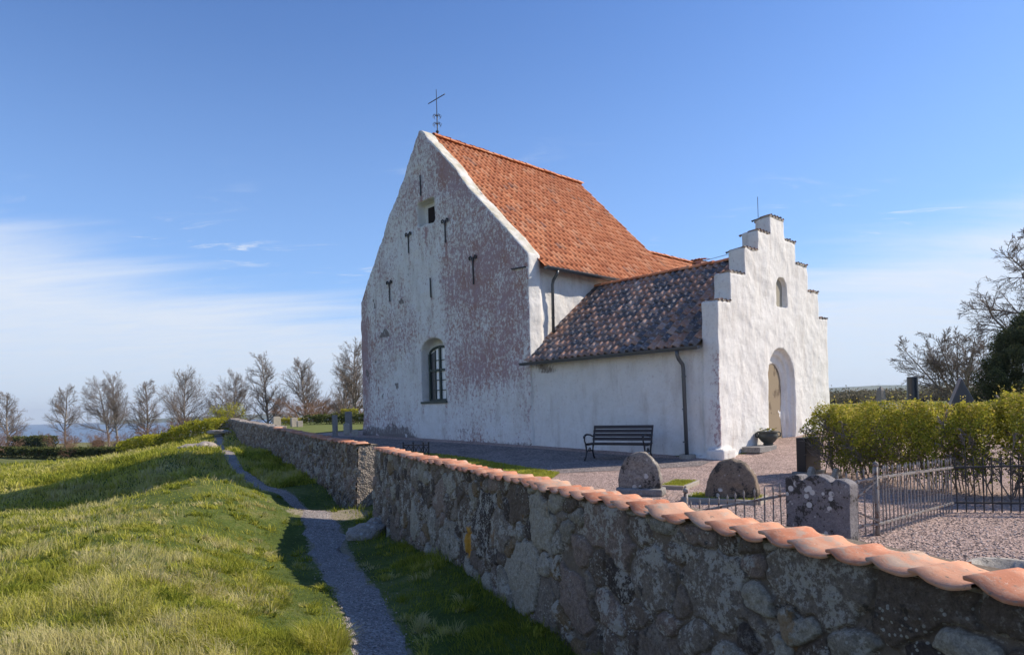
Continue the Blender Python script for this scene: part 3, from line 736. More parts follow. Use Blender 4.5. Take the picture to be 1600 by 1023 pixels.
add_attr(porch, 'wear', wear); add_attr(porch, 'dirt', dirt)
porch_wall = link_mesh('porch_wall', porch, M['plaster'], church, smooth=True)
MB().prism(arch(2.68, 3.82, 0.0, 1.90, rise=.53), fY, 0.245, 0.31).build('niche', M['niche'], porch_wall)
MB().prism(arch(3.15, 3.82, 3.94, 4.52, rise=.26), fY, 0.135, 0.17).build('blind_window', M['niche_grey'], porch_wall)
# step caps: little saddle of tiles falling towards the roof
capr = 0
allsteps = [(steps[i][0] - .02, (steps[i + 1][0] if i < 4 else GX - steps[4][0]) + .0, steps[i][1]) for i in range(5)] + \
           [(GX - (steps[i + 1][0]), GX - steps[i][0] + .02, steps[i][1]) for i in range(4)]
for k, (xa, xb, zt) in enumerate(allsteps):
    # plaster wedge under the cap
    MB().prism([(-.0, zt - .03), (-.0, zt + .035), (.44, zt - .05), (.40, zt - .08)], lambda u, v, d: (d, u, v), xa + .03, xb - .01).build('step_wedge', M['stone_pale'], porch_wall)
    nct = max(3, round((xb - xa) / .19))
    tile_field('step_cap', (xa + .01, .50, zt - .075), (1, 0, 0), (0, -.52, .095), nct, 2, (xb - xa - .02) / nct, .245, M['tile_dark'], porch_wall, 40 + k, 1.3, over=.04)
tile_field('porch_roof', (-0.24, 0.40, 2.79), (0, 1, 0), (3.54, 0, 2.66), 25, 14, 0.236, 0.316, M['tile_dark'], church, 12, 1.5, jit=.005)
tile_field('porch_roof', (6.84, 0.40, 2.79), (0, 1, 0), (-3.54, 0, 2.66), 25, 14, 0.236, 0.316, M['tile_dark'], church, 13, 1.15)
ridge_tiles('ridge_tiles', (3.3, 0.42, 5.43), (3.3, 6.35, 5.45), 0.12, 0.36, M['tile_orange'], church, 18)
# gutters
def gutter(name, p, q, r, parent):
    p = np.array(p, float); q = np.array(q, float); d = (q - p) / np.linalg.norm(q - p); s = np.cross(d, (0, 0, 1)); mb = MB()
    for rr in (r, r * .9):
        vs = [c + s * math.cos(math.pi + math.pi * k / 8) * rr + np.array((0, 0, math.sin(math.pi + math.pi * k / 8) * rr)) for c in (p, q) for k in range(9)]
        mb.add(vs, [(k, k + 1, 10 + k, 9 + k) for k in range(8)])
    mb.tube([p + s * r, q + s * r], .012, 6); mb.tube([p - s * r, q - s * r], .012, 6)
    for c in (p, q): mb.add([c] + [c + s * math.cos(math.pi + math.pi * k / 8) * r + np.array((0, 0, math.sin(math.pi + math.pi * k / 8) * r)) for k in range(9)], [(0, k, k + 1) for k in range(1, 9)])
    return mb.build(name, M['zinc'], parent, smooth=False, fixn=False)
gutter('gutter', (-0.30, 0.36, 2.76), (-0.30, 6.42, 2.76), 0.075, church)
gutter('gutter', (0.42, 5.93, 5.72), (8.7, 5.93, 5.72), 0.08, church)
gutter('gutter', (6.9, 0.36, 2.76), (6.9, 6.3, 2.76), 0.075, church)
dp = MB().tube([(-0.30, .95, 2.70), (-0.30, .95, 2.60), (-0.27, .93, 2.50), (-0.14, .90, 2.36), (-0.12, .90, 2.25), (-0.16, .84, 0.12)], .048, 12).build('downpipe', M['zinc'], church, smooth=True)
for z_ in (2.05, 1.25, .45): MB().tube([(-0.135 - .02 * (2.25 - z_) / 2, .88, z_), (-0.135 - .02 * (2.25 - z_) / 2, .88, z_ + .03)], .06, 12).build('bracket', M['zinc'], dp)
MB().lathe([(.12, 0), (.2, .02), (.2, .16), (.17, .17), (.14, .08)], 16, (-.2, .8, 0)).build('drain_collar', M['stone_pale'], dp)
dp2 = MB().tube([(0.95, 5.93, 5.66), (0.95, 5.95, 5.56), (0.95, 6.12, 5.38), (0.95, 6.16, 5.25), (0.95, 6.18, 3.75)], .05, 12).build('downpipe', M['zinc'], church, smooth=True)
for z_ in (5.0, 4.2): MB().tube([(0.95, 6.17, z_), (0.95, 6.17, z_ + .03)], .062, 12).build('bracket', M['zinc'], dp2)
# window of the gable
win = empty('window', (0.20, 0, 0)); win.parent = church
wy0, wy1, wz0, wz1 = 10.44, 11.68, 1.78, 3.46
fr = MB()
for a, b in (((wy0, wz0), (wy0, wz1)), ((wy1, wz0), (wy1, wz1)), ((wy0, wz0), (wy1, wz0)), ((wy0 + .0, 2.86), (wy1, 2.86)), (((wy0 + wy1) / 2, wz0), ((wy0 + wy1) / 2, wz1 + .22))):
    fr.bar((0, a[0], a[1]), (0, b[0], b[1]), .085, .085)
fr.tube([(0, (wy0 + wy1) / 2 + (wy1 - wy0) / 2 * math.cos(math.pi * k / 12), wz1 + .24 * math.sin(math.pi * k / 12)) for k in range(13)], .045, 6)
for yc in ((wy0 * 3 + wy1) / 4, (wy0 + wy1 * 3) / 4): fr.bar((0.01, yc, wz0), (0.01, yc, wz1 + .15), .028, .028)
for zc_ in (2.14, 2.50, 3.22): fr.bar((0.01, wy0, zc_), (0.01, wy1, zc_), .03, .03)
fr.build('frame', M['green_paint'], win)
MB().prism([(u, v) for u, v in arch(wy0, wy1, wz0, wz1, rise=.22)], fX, 0.03, 0.045).build('pane', M['glass'], win)
MB().prism([(11.34, wz0), (11.66, wz0), (11.66, wz1), (11.34, wz1 + .12)], fX, 0.015, 0.028).build('pane_reflection', M['polished_blue'], win)  # dark strip paints a reflection onto the left of the glass
MB().box(-.30, .05, 10.40, 11.92, 1.66, 1.74).build('sill', M['green_paint'], win)
# vent opening: a black panel stands in for its unlit depth
vo = MB().box(0.26, 0.33, 10.90, 11.62, 8.16, 8.82).build('vent_dark_panel', M['dark'], church)
MB().box(0.27, 0.34, 11.62, 11.9, 8.1, 9.0).box(0.27, 0.34, 10.78, 11.62, 8.82, 9.0).build('vent_surround', M['plaster'], church)
# iron wall anchors
def anchor(yc, zt, L, curl=True):
    mb = MB().bar((-0.10, yc, zt), (-0.10, yc - .01, zt - L), .045, .03)
    if curl:
        for s_ in (-1, 1):
            mb.tube([(-0.10, yc, zt - .18), (-0.10, yc + s_ * .05, zt - .03), (-0.10, yc + s_ * .12, zt + .05), (-0.10, yc + s_ * .18, zt + .02), (-0.10, yc + s_ * .17, zt - .06), (-0.10, yc + s_ * .11, zt - .05)], [.02, .024, .026, .026, .024, .02], 7)
    mb.build('wall_anchor', M['iron'], nave_wall)
anchor(12.42, 8.0, .72); anchor(10.2, 8.0, .78); anchor(8.76, 6.45, .90); anchor(13.78, 6.42, .75)
anchor(11.57, 9.95, .75, False); anchor(11.13, 6.15, .70, False)
MB().bar((-0.09, 6.28, 5.70), (-0.09, 6.92, 5.74), .05, .04).build('tie_bar', M['iron'], nave_wall)
# cross
cx = MB().tube([(0.66, 11.45, 11.45), (0.66, 11.45, 13.25)], [.022, .012], 6).tube([(0.66, 10.95, 12.90), (0.66, 11.95, 12.90)], .018, 6)
for k in range(8):
    t = 2 * math.pi * k / 8
    for zc_ in (11.95, 12.25):
        cx.tube([(0.66, 11.45, zc_), (0.66 + .10 * math.cos(t), 11.45 + .10 * math.sin(t), zc_ + .07), (0.66 + .16 * math.cos(t), 11.45 + .16 * math.sin(t), zc_ + .02), (0.66 + .13 * math.cos(t), 11.45 + .13 * math.sin(t), zc_ - .06)], .009, 4)
cx.lathe([(.01, 0), (.06, .05), (.06, .09), (.01, .14)], 8, (.66, 11.45, 11.62))
cx.build('cross', M['iron'], church)
# lightning rod wire
MB().tube([(2.95, .36, 6.3), (2.95, .36, 6.95)], .008, 5).tube([(3.3, .4, 5.75), (3.3, 1.2, 5.66), (3.3, 2.2, 5.60)], .007, 5).build('lightning_rod', M['iron'], church)

# ------------------------------------------------------------------ boundary walls
def wall_grid(us, vs, stones, amp, P_fn, n_out, seed):
    """us along, vs up: returns V,F, attrs"""
    Ug, Vg = np.meshgrid(us, vs, indexing='ij'); u = Ug.ravel(); v = Vg.ravel()
    f1 = np.full(u.size, 9.); f2 = np.full(u.size, 9.); sid = np.zeros(u.size)
    wu = u + (fbm(np.stack([u, v], 1), 2.6, 4) - .5) * .40; wv = v + (fbm(np.stack([u + 50, v], 1), 2.6, 4) - .5) * .34
    order = np.argsort(stones[:, 0])
    for k in order:
        su, sv, sr, asp, ang, col = stones[k]
        lo = np.searchsorted(us, su - 1.3); hi = np.searchsorted(us, su + 1.3)
        if hi <= lo: continue
        sl = slice(lo * len(vs), hi * len(vs))
        du = wu[sl] - su; dv = wv[sl] - sv
        a = du * math.cos(ang) + dv * math.sin(ang); b = -du * math.sin(ang) + dv * math.cos(ang)
        d = (np.abs(a / asp) ** 2.4 + np.abs(b * asp) ** 2.4) ** (1 / 2.4) / sr
        A = f1[sl]; B = f2[sl]; S = sid[sl]
        newm = d < A
        B[:] = np.where(newm, A, np.minimum(B, d)); S[:] = np.where(newm, col, S); A[:] = np.where(newm, d, A)
    edge = np.clip(f2 - f1, 0, 1) * ss(1.25 - f1, 0, .25)
    P2 = np.stack([u, v], 1)
    h = ss(edge, 0.03, 0.20) * (0.55 + 0.45 * np.clip(1 - f1, 0, 1)) * (0.6 + 0.8 * sid) * amp
    h += (fbm(P2 + 3, 7, 4) - .5) * amp * .55 + (fbm(P2 + 31, 24, 3, .65) - .5) * amp * .45
    return u, v, h, edge, sid
def make_stones(L, H0, seed, rmin=.13, rmax=.34):
    r_ = np.random.default_rng(seed); S = []
    for _ in range(int(L * 900)):
        u = r_.uniform(-.3, L + .3); v = r_.uniform(-.1, H0 + .05)
        r = rmin + (rmax - rmin) * r_.random() ** 2.2
        ok = True
        for s_ in S[-400:] if len(S) > 400 else S:
            if abs(s_[0] - u) < .8 and math.hypot(s_[0] - u, s_[1] - v) < 0.80 * (r + s_[2]): ok = False; break
        if ok: S.append((u, v, r, r_.uniform(.85, 1.30), r_.uniform(-.35, .35), r_.random()))
    return np.array(sorted(S))
def boundary_wall(O, D, L, topf, botf, T, seed, near_res, labelkw, tiles_to, rmin, rmax, ochre=None, near_at=3.0, end_mortar=True, capstone=False):
    """O start (xy) of the outer top edge, D unit direction, outside is to the left of D"""
    D = np.array(D, float); D /= np.linalg.norm(D); Nn_ = np.array((-D[1], D[0])); O = np.array(O, float)
    root = empty('stone_wall', (O[0], O[1], 0), 0, **labelkw)
    us = [0.0]
    while us[-1] < L:
        p = O + D * us[-1]; us.append(us[-1] + near_res * max(1.0, math.hypot(*p) / near_at))
    us = np.array(us); us[-1] = L
    nv = 170 if near_res < .01 else 70
    Hmax = 1.9
    tv = np.linspace(0, 1, nv)
    stones = make_stones(L, Hmax, seed, rmin, rmax)
    vs = tv * Hmax
    u, v, h, edge, sid = wall_grid(us, vs, stones, 0.060, None, None, seed)
    # v is metres below the top
    top = topf(u); z_ = top - v
    bat = v * 0.06
    fade = ss(v, 0, 0.05)
    off = (bat + h * (0.35 + .65 * fade))
    X = D[0] * u + Nn_[0] * off; Y = D[1] * u + Nn_[1] * off
    och = np.zeros(u.size)
    if ochre: och = ss(1 - (np.abs((u - ochre[0]) / ochre[2]) ** 2.5 + np.abs((v - ochre[1]) / ochre[3]) ** 2.5) + (fbm(np.stack([u, v], 1), 14, 3) - .5) * 1.2, .1, .5)
    n_, m_ = len(us), nv; idx = np.arange(n_ * m_).reshape(n_, m_)
    F = np.stack([idx[:-1, :-1], idx[1:, :-1], idx[1:, 1:], idx[:-1, 1:]], -1).reshape(-1, 4)[:, ::-1]
    V = np.stack([X, Y, z_], 1)
    # top, back and ends
    uu = us[::6] if us[::6][-1] == L else np.append(us[::6], L); k = len(uu); b = len(V)
    Va = []
    for (o_, dz) in ((0.0, 0.0), (-T, 0.0), (-T, -1.2)):
        zt = topf(uu) + dz - (0.004 if dz == 0 else 0)
        nn = (fbm(np.stack([uu * 2, uu * 0 + o_ * 9], 1), 2, 3) - .5) * .03
        Va.append(np.stack([D[0] * uu + Nn_[0] * (o_ + nn), D[1] * uu + Nn_[1] * (o_ + nn), zt], 1))
    V = np.concatenate([V] + Va); id2 = np.arange(3 * k).reshape(3, k) + b
    F2 = np.stack([id2[:-1, :-1], id2[:-1, 1:], id2[1:, 1:], id2[1:, :-1]], -1).reshape(-1, 4)
    att = lambda a, fill: np.concatenate([a, np.full(3 * k, fill)])
    me = np_mesh('masonry', V, [F, F2], {'edge': att(edge, 0), 'sid': att(sid, .3), 'ochre': att(och, 0)})
    link_mesh('masonry', me, M['masonry'], root, smooth=True)
    # ends
    for ue, sg in ((0.0, -1), (L, 1)):
        c0 = float(topf(np.array([ue]))[0]); ns, nz = 24, 70
        sA, zA = np.meshgrid(np.linspace(-T, .13, ns), np.linspace(0, 1.9, nz), indexing='ij'); s_ = sA.ravel(); v_ = zA.ravel()
        s_ = np.where(s_ > .0, s_ / .13 * (0.02 + v_ * .06), s_)
        hh = (fbm(np.stack([s_, v_], 1) + seed, 6, 5, .6) - .5) * .09
        P = np.stack([D[0] * (ue + sg * (hh + .0)) + Nn_[0] * s_, D[1] * (ue + sg * (hh + .0)) + Nn_[1] * s_, c0 - .002 - v_], 1)
        ii = np.arange(ns * nz).reshape(ns, nz); FF = np.stack([ii[:-1, :-1], ii[1:, :-1], ii[1:, 1:], ii[:-1, 1:]], -1).reshape(-1, 4)
        link_mesh('wall_end', np_mesh('wall_end', P, [FF if sg > 0 else FF[:, ::-1]]), M['mortar'], root, smooth=True)
    # coping tiles: one row of pantiles laid across the wall, hanging over the outer face
    if tiles_to > 0:
        tw = .256; nt = int(tiles_to / tw); r_ = np.random.default_rng(seed + 5); nu = 15
        tt = np.linspace(0, 1.16, nu)
        prof = -0.030 * np.sin(np.pi * np.clip(tt / 0.98, 0, 1)) ** .85 + 0.014 * ss(tt, .80, 1.0)
        Vs = []; Fs = []; At = []
        for i in range(nt):
            u0 = .0 + i * tw; zt = float(topf(np.array([u0 + tw / 2]))[0]); slope = float((topf(np.array([u0 + tw])) - topf(np.array([u0])))[0] / tw)
            dz = r_.normal(0, .005); ds = r_.normal(0, .014); tl = r_.normal(0, .020); yaw = r_.normal(0, .03); loc = []
            for (s_, lift, drop) in ((.085, .030, .020), (.092, .030, .010), (.09, .030, 0), (-.06, .030, 0), (-.18 , .030, 0), (-.31, .028, 0), (-.31, .028, .03)):
                uu_ = u0 + tt * tw + yaw * s_; zz_ = zt + slope * (tt - .5) * tw + prof * (1.0 if s_ > 0 else .9 if s_ > -.1 else .75 if s_ > -.2 else .65) + lift - drop + dz + tl * (tt - .5) + .006 * tt
                ss_ = s_ + ds + .006 * np.sin(tt * 9 + i)
                loc.append(np.stack([D[0] * uu_ + Nn_[0] * ss_, D[1] * uu_ + Nn_[1] * ss_, zz_], 1))
            o_ = len(Vs) * 7 * nu; Vs.append(np.concatenate(loc)); id_ = np.arange(7 * nu).reshape(7, nu) + o_
            Fs.append(np.stack([id_[:-1, :-1], id_[:-1, 1:], id_[1:, 1:], id_[1:, :-1]], -1).reshape(-1, 4)); At += [r_.random()] * (7 * nu)
        link_mesh('tile_coping', np_mesh('tile_coping', np.concatenate(Vs), [np.concatenate(Fs)], {'rnd': At}), M['coping'], root, smooth=True)
        # mortar bedding under the tiles
        ub = np.linspace(0, nt * tw, nt * 6); secs = [(.02, .0), (.035, .005), (.01, .02), (-.15, .01), (-.30, .01), (-.42, -.01)]
        Vb = []
        for (s_, dz) in secs:
            nn = (fbm(np.stack([ub * 4, ub * 0 + s_ * 20], 1), 2, 3) - .5) * .03
            Vb.append(np.stack([D[0] * ub + Nn_[0] * (s_ + nn), D[1] * ub + Nn_[1] * (s_ + nn), topf(ub) + dz - .02 - abs(s_) * .02], 1))
        nb = len(ub); ii = np.arange(len(secs) * nb).reshape(len(secs), nb)
        link_mesh('bedding', np_mesh('bedding', np.concatenate(Vb), [np.stack([ii[:-1, :-1], ii[:-1, 1:], ii[1:, 1:], ii[1:, :-1]], -1).reshape(-1, 4)]), M['mortar'], root, smooth=True)
    if tiles_to < L:     # rough flat cap stones on the untiled length
        mb = MB(); r_ = np.random.default_rng(seed + 9); u0 = tiles_to
        while u0 < L - .2:
            l = r_.uniform(.35, .8); c_ = min(u0 + l / 2, L); zt = float(topf(np.array([c_]))[0])
            p = D * c_ + Nn_ * (-T / 2 + r_.normal(0, .02)); hgt = r_.uniform(.03, .07)
            mb.obox((p[0], p[1], zt + hgt * .5), (D[0] * l * .49, D[1] * l * .49, 0), (Nn_[0] * T * .54, Nn_[1] * T * .54, 0), (0, 0, hgt), r_.random()); u0 += l
        mb.build('cap_stones', M['rock'], root, bevel=.03)
    return root, D, Nn_
OA = np.array((3.85, -0.985)); DA = np.array((-0.425, 1.0)); LA = (15.75 + .985) * math.hypot(.425, 1)
uA = lambda Y: (Y + .985) * math.hypot(.425, 1)
# ochre lichen plate, seen low on the face
boundary_wall(OA, DA, LA, lambda u: 0.515 + 0.0 * u, None, WALL_T, 21, 0.006,
              dict(label='nearer stretch of fieldstone churchyard wall capped with scalloped orange tiles', cat='wall', group='fieldstone churchyard walls'),
              LA + .1, .12, .46, ochre=(uA(9.45), 1.0, .10, .24))
OB = np.array((-4.02, 17.25)); DB = np.array((-0.554, 1.0)); LB = (46.5 - 17.25) * math.hypot(.554, 1)
def topB(u):
    Y = 17.25 + u / math.hypot(.554, 1)
    return np.interp(Y, [17, 20.5, 24, 28, 33, 40, 44, 47], [.55, .60, .71, .80, .90, 1.06, 1.18, .95])
boundary_wall(OB, DB, LB, topB, None, .5, 33, 0.012,
              dict(label='farther stretch of fieldstone wall beyond the gap, its last part without tiles', cat='wall', group='fieldstone churchyard walls'),
              13.2, .14, .42, near_at=14.)
# ------------------------------------------------------------------ bench
def ground_at(X, Y):
    X = float(X); Y = float(Y)
    if X > float(wall_x(np.array(Y))) + .2 and (Y < 46): return float(yard_z(X, Y))
    return float(outer_z(np.array([X]), np.array([Y]))[0])
def bench():
    a = math.atan2(-.562, .826); L = 1.62
    r = empty('park_bench', (2.45, 16.05, .04), a, label='dark slatted bench with scrolled iron ends standing before the shaded porch wall', cat='bench')
    for i in range(4):
        y_ = .05 + i * .115; MB().box(-L / 2, L / 2, y_, y_ + .095, .415, .437).build('seat_slat', M['bench_wood'], r, bevel=.006)
    for i in range(4):
        z_ = .50 + i * .098; yy_ = .47 + i * .028
        MB().obox((0, yy_, z_ + .03), (L / 2, 0, 0), (0, .010, -.003), (0, .012, .040)).build('back_slat', M['bench_wood'], r, bevel=.006)
    for s in (-1, 1):
        x_ = s * (L / 2 - .03); q = lambda *p: [(x_, a_, b_) for a_, b_ in p]
        mb = MB()
        mb.tube(q((-.06, 0), (.02, .10), (.07, .22), (.05, .33), (.03, .41)), [.024, .022, .02, .022, .026], 8)
        mb.tube(q((.52, 0), (.44, .10), (.40, .22), (.42, .33), (.46, .42), (.50, .62), (.585, .86)), [.024, .022, .02, .022, .026, .022, .02], 8)
        mb.tube(q((.03, .40), (.25, .395), (.46, .41)), .022, 8)
        mb.tube(q((.07, .20), (.16, .25), (.24, .27), (.33, .25), (.40, .20)), .014, 6)
        mb.tube([(x_, .24 + .05 * math.cos(t), .27 + .05 * math.sin(t)) for t in np.linspace(0, 2 * math.pi, 13)], .012, 6)
        mb.build('end_frame', M['iron'], r, smooth=True)
        MB().tube(q((.03, .41), (-.03, .50), (-.02, .60), (.02, .645), (.12, .655), (.28, .64), (.40, .60), (.47, .60)), [.02, .018, .02, .026, .024, .02, .018, .018], 8).tube(q((-.02, .61), (-.07, .62), (-.08, .58), (-.05, .56)), .013, 6).build('arm_rest', M['iron'], r, smooth=True)
    MB().box(-L / 2, L / 2, .2, .23, .385, .41).build('stretcher', M['iron'], r)
bench()

# ------------------------------------------------------------------ stones
def rough(name, outline, thick, loc, rz, mat, vox=.02, amp=.03, bulge=0.0, lean=0.0, **kw):
    me = MB().prism(outline, fY, -thick / 2, thick / 2).mesh('r')
    me = remesh(me, vox, 6 if bulge == 0 else 14); V = get_v(me); Nn = get_n(me)
    if bulge:
        h = max(v for u, v in outline); wd = max(u for u, v in outline)
        k = 1 - bulge * (V[:, 2] / h) ** 2 - bulge * .6 * (np.abs(V[:, 0]) / wd) ** 2
        V[:, 1] *= np.clip(k, .25, 1)
    s_ = np.array(loc[:3]) * 3.1
    V += Nn * ((fbm(V + s_, 3.2, 4) - .5) * amp * 2.2 + (fbm(V + s_, 14, 3) - .5) * amp * .6)[:, None]
    V[:, 1] += V[:, 2] * lean
    set_v(me, V); me2 = me
    o = link_mesh(name, me2, mat, smooth=True, **kw); o.location = loc; o.rotation_euler = (0, 0, rz); return o
def stone_thing(name, loc, rz, **kw): return empty(name, loc, rz, **kw)
g = stone_thing('gravestone', (1.97, 10.30, 0), R(-22), label='upright rough gravestone on a low plinth, nearest the bench', cat='gravestone', group='rough boulder gravestones')
s = rough('stone', [(-.31, 0), (.32, 0), (.335, .12), (.29, .34), (.17, .50), (.10, .57), (-.05, .555), (-.19, .49), (-.27, .36), (-.32, .14)], .24, (0, 0, .10), 0, M['grave_rough'], amp=.035, bulge=.35); s.parent = g
s = rough('plinth', [(-.35, 0), (.37, 0), (.36, .11), (-.34, .12)], .40, (0, 0, -.0), 0, M['stone_grey'], amp=.012); s.parent = g
rough('gravestone', [(-.36, -.05), (.36, -.05), (.38, .15), (.33, .36), (.20, .53), (.02, .60), (-.16, .55), (-.29, .36), (-.35, .15)], .44, (3.10, 9.42, 0), R(-25), M['grave_brown'], amp=.03, bulge=.45,
      label='rounded brown boulder gravestone behind the iron fence', cat='gravestone', group='rough boulder gravestones')
# scalloped slab
sc = [(-.31, -.1), (.31, -.1)]
sc += [(.31, .63)] + [(.31 - .16 * t, .64 + .035 * math.sin(math.pi * min(1, t * .75 + .0))) for t in (0.2, .5, .8)] + [(.145, .635)]
sc += [(.13 - .26 * t, .655 + .05 * math.sin(math.pi * t)) for t in (0.05, .25, .5, .75, .95)] + [(-.145, .635)] + [(-.15 - .16 * t, .66 + .035 * math.sin(math.pi * (.3 + t * .7))) for t in (.1, .4, .7)] + [(-.31, .655)]
fd = math.atan2(-.8, .6)
rough('gravestone', sc, .17, (2.81 + .068, 6.15 + .051, 0), fd, M['slab'], vox=.011, amp=.009, label='flat grey slab with three scallops along its top, joining the iron fence', cat='gravestone')
# black granite stone
g = stone_thing('gravestone', (5.62, 12.55, 0), R(40), label='polished black block gravestone at the left end of the hedge', cat='gravestone')
MB().box(-.30, .30, -.09, .09, .0, .70).build('stone', M['polished'], g, bevel=.008)
MB().box(-.36, .36, -.16, .16, -.02, .06).build('plinth', M['stone_grey'], g, bevel=.01)
for (x_, y_, sz, lab) in ((5.42, 12.0, .10, 'small pale pointed ornament stone before the black gravestone'), (5.75, 11.75, .09, 'small grey round ornament stone at the foot of the hedge')):
    rough('ornament_stone', [(-sz, 0), (sz, 0), (sz * .9, sz), (sz * .3, sz * 2), (-sz * .2, sz * 2.1), (-sz * .8, sz * 1.1)], sz * 1.5, (x_, y_, 0), .4, M['stone_pale'], amp=.02, bulge=.3, label=lab, cat='stone')
# planter on a slab by the door
pz = float(yard_z(6.45, 16.62))
o = MB().box(-.62, .30, -.22, .24, -.05, .09).build('stone_slab', M['stone_grey'], None, bevel=.01, label='low flat stone slab lying on gravel before the church door', cat='stone slab'); o.location = (6.25, 16.50, pz); o.rotation_euler = (0, 0, TH)
g = empty('planter', (6.45, 16.66, pz + .09), 0, label='squat dark planter pot with handles holding white flowers near church door', cat='planter')
MB().lathe([(.10, 0), (.13, .02), (.11, .05), (.17, .10), (.235, .19), (.245, .26), (.22, .30), (.255, .33), (.255, .35), (.22, .35), (.20, .30), (.05, .29)], 24).build('pot', M['pot'], g, smooth=True)
for s_ in (-1, 1): MB().tube([(s_ * .23, 0, .20), (s_ * .31, 0, .22), (s_ * .32, 0, .30), (s_ * .26, 0, .33)], .018, 6).build('handle', M['pot'], g, smooth=True)
fl = MB(); lf = MB()
for k in range(70):
    a = random.uniform(0, 6.28); r_ = .19 * math.sqrt(random.random()); c = (r_ * math.cos(a), r_ * math.sin(a), .36 + random.uniform(0, .07))
    (fl if k % 3 == 0 else lf).obox(c, (.02, random.uniform(-.01, .01), .004), (0, .02, random.uniform(-.008, .008)), (0, 0, .004), random.random())
tag(fl.build('flowers', M['petal'], g), kind='stuff'); tag(lf.build('leaves', M['hedge_leaf'], g), kind='stuff')
# basin behind the coping, far right
MB().lathe([(.10, 0), (.20, .02), (.25, .09), (.255, .135), (.24, .15), (.20, .145), (.17, .08), (.05, .05)], 28).build('stone_basin', M['stone_pale'], None, smooth=True, label='round shallow stone basin just behind the tiled wall at right edge', cat='basin').location = (3.62, 4.86, 0)

# grave plots: kerb frames with grass inside
def kerb_plot(pts, lab):
    r = empty('grave_plot', (pts[0][0], pts[0][1], 0), 0, label=lab, cat='grave plot')
    P = [(x_ - pts[0][0], y_ - pts[0][1]) for x_, y_ in pts]
    for i in range(4):
        a = P[i]; b = P[(i + 1) % 4]; MB().bar((a[0], a[1], .025), (b[0], b[1], .025), .075, .07 + .002 * i).build('kerb', M['kerb'], r, bevel=.008)
    mb = MB(); mb.add([(x_, y_, .03) for x_, y_ in P], [(0, 1, 2, 3)]); mb.build('turf', M['lawn_soil'], r)
    V = []; rr = np.random.default_rng(3)
    A = np.array(P)
    n = 2600; a_ = rr.random((n, 2)); Q = A[0] + (A[1] - A[0]) * a_[:, :1] + (A[3] - A[0]) * a_[:, 1:]
    me, = [blades(np.column_stack([Q, np.full(n, .03)]), rr.uniform(.03, .07, n), .007, rr, rr.uniform(.2, .55, n), .4)]
    link_mesh('grass', me, M['grass'], r)
def blades(P, H, Wd, rr, col, lean, leandir=None):
    n = len(P); a = rr.uniform(0, 2 * np.pi, n); wdir = np.stack([np.cos(a), np.sin(a), np.zeros(n)], 1)
    W_ = (np.full(n, Wd) if np.isscalar(Wd) else Wd)[:, None]
    b = rr.uniform(0, 2 * np.pi, n); L = np.stack([np.cos(b), np.sin(b), np.zeros(n)], 1) * (lean * rr.uniform(.2, 1.3, n))[:, None]
    if leandir is not None: L = L + leandir
    Hh = H[:, None]; up = np.array([0, 0, 1.0])
    mid = P + (L * .30 + up * .58) * Hh; tip = P + (L * .95 + up * (1 - .25 * np.minimum(np.linalg.norm(L, axis=1), 1.5))[:, None]) * Hh
    V = np.stack([P - wdir * W_ * .5, P + wdir * W_ * .5, mid + wdir * W_ * .40, mid - wdir * W_ * .40, tip], 1).reshape(-1, 3)
    o = np.arange(n)[:, None] * 5
    Q = (o + np.array([[0, 1, 2, 3]])); T = (o + np.array([[3, 2, 4]]))
    return np_mesh('blades', V, [Q, T], {'rnd': np.repeat(col, 5)})
kerb_plot([(2.42, 10.95), (2.85, 11.7), (3.2, 11.5), (2.77, 10.75)], 'small grassed grave plot with stone kerb just right of the plinth gravestone')
kerb_plot([(2.42, 9.45), (2.72, 9.95), (3.6, 9.45), (3.3, 8.95)], 'stone-kerbed grave plot round the brown boulder gravestone')

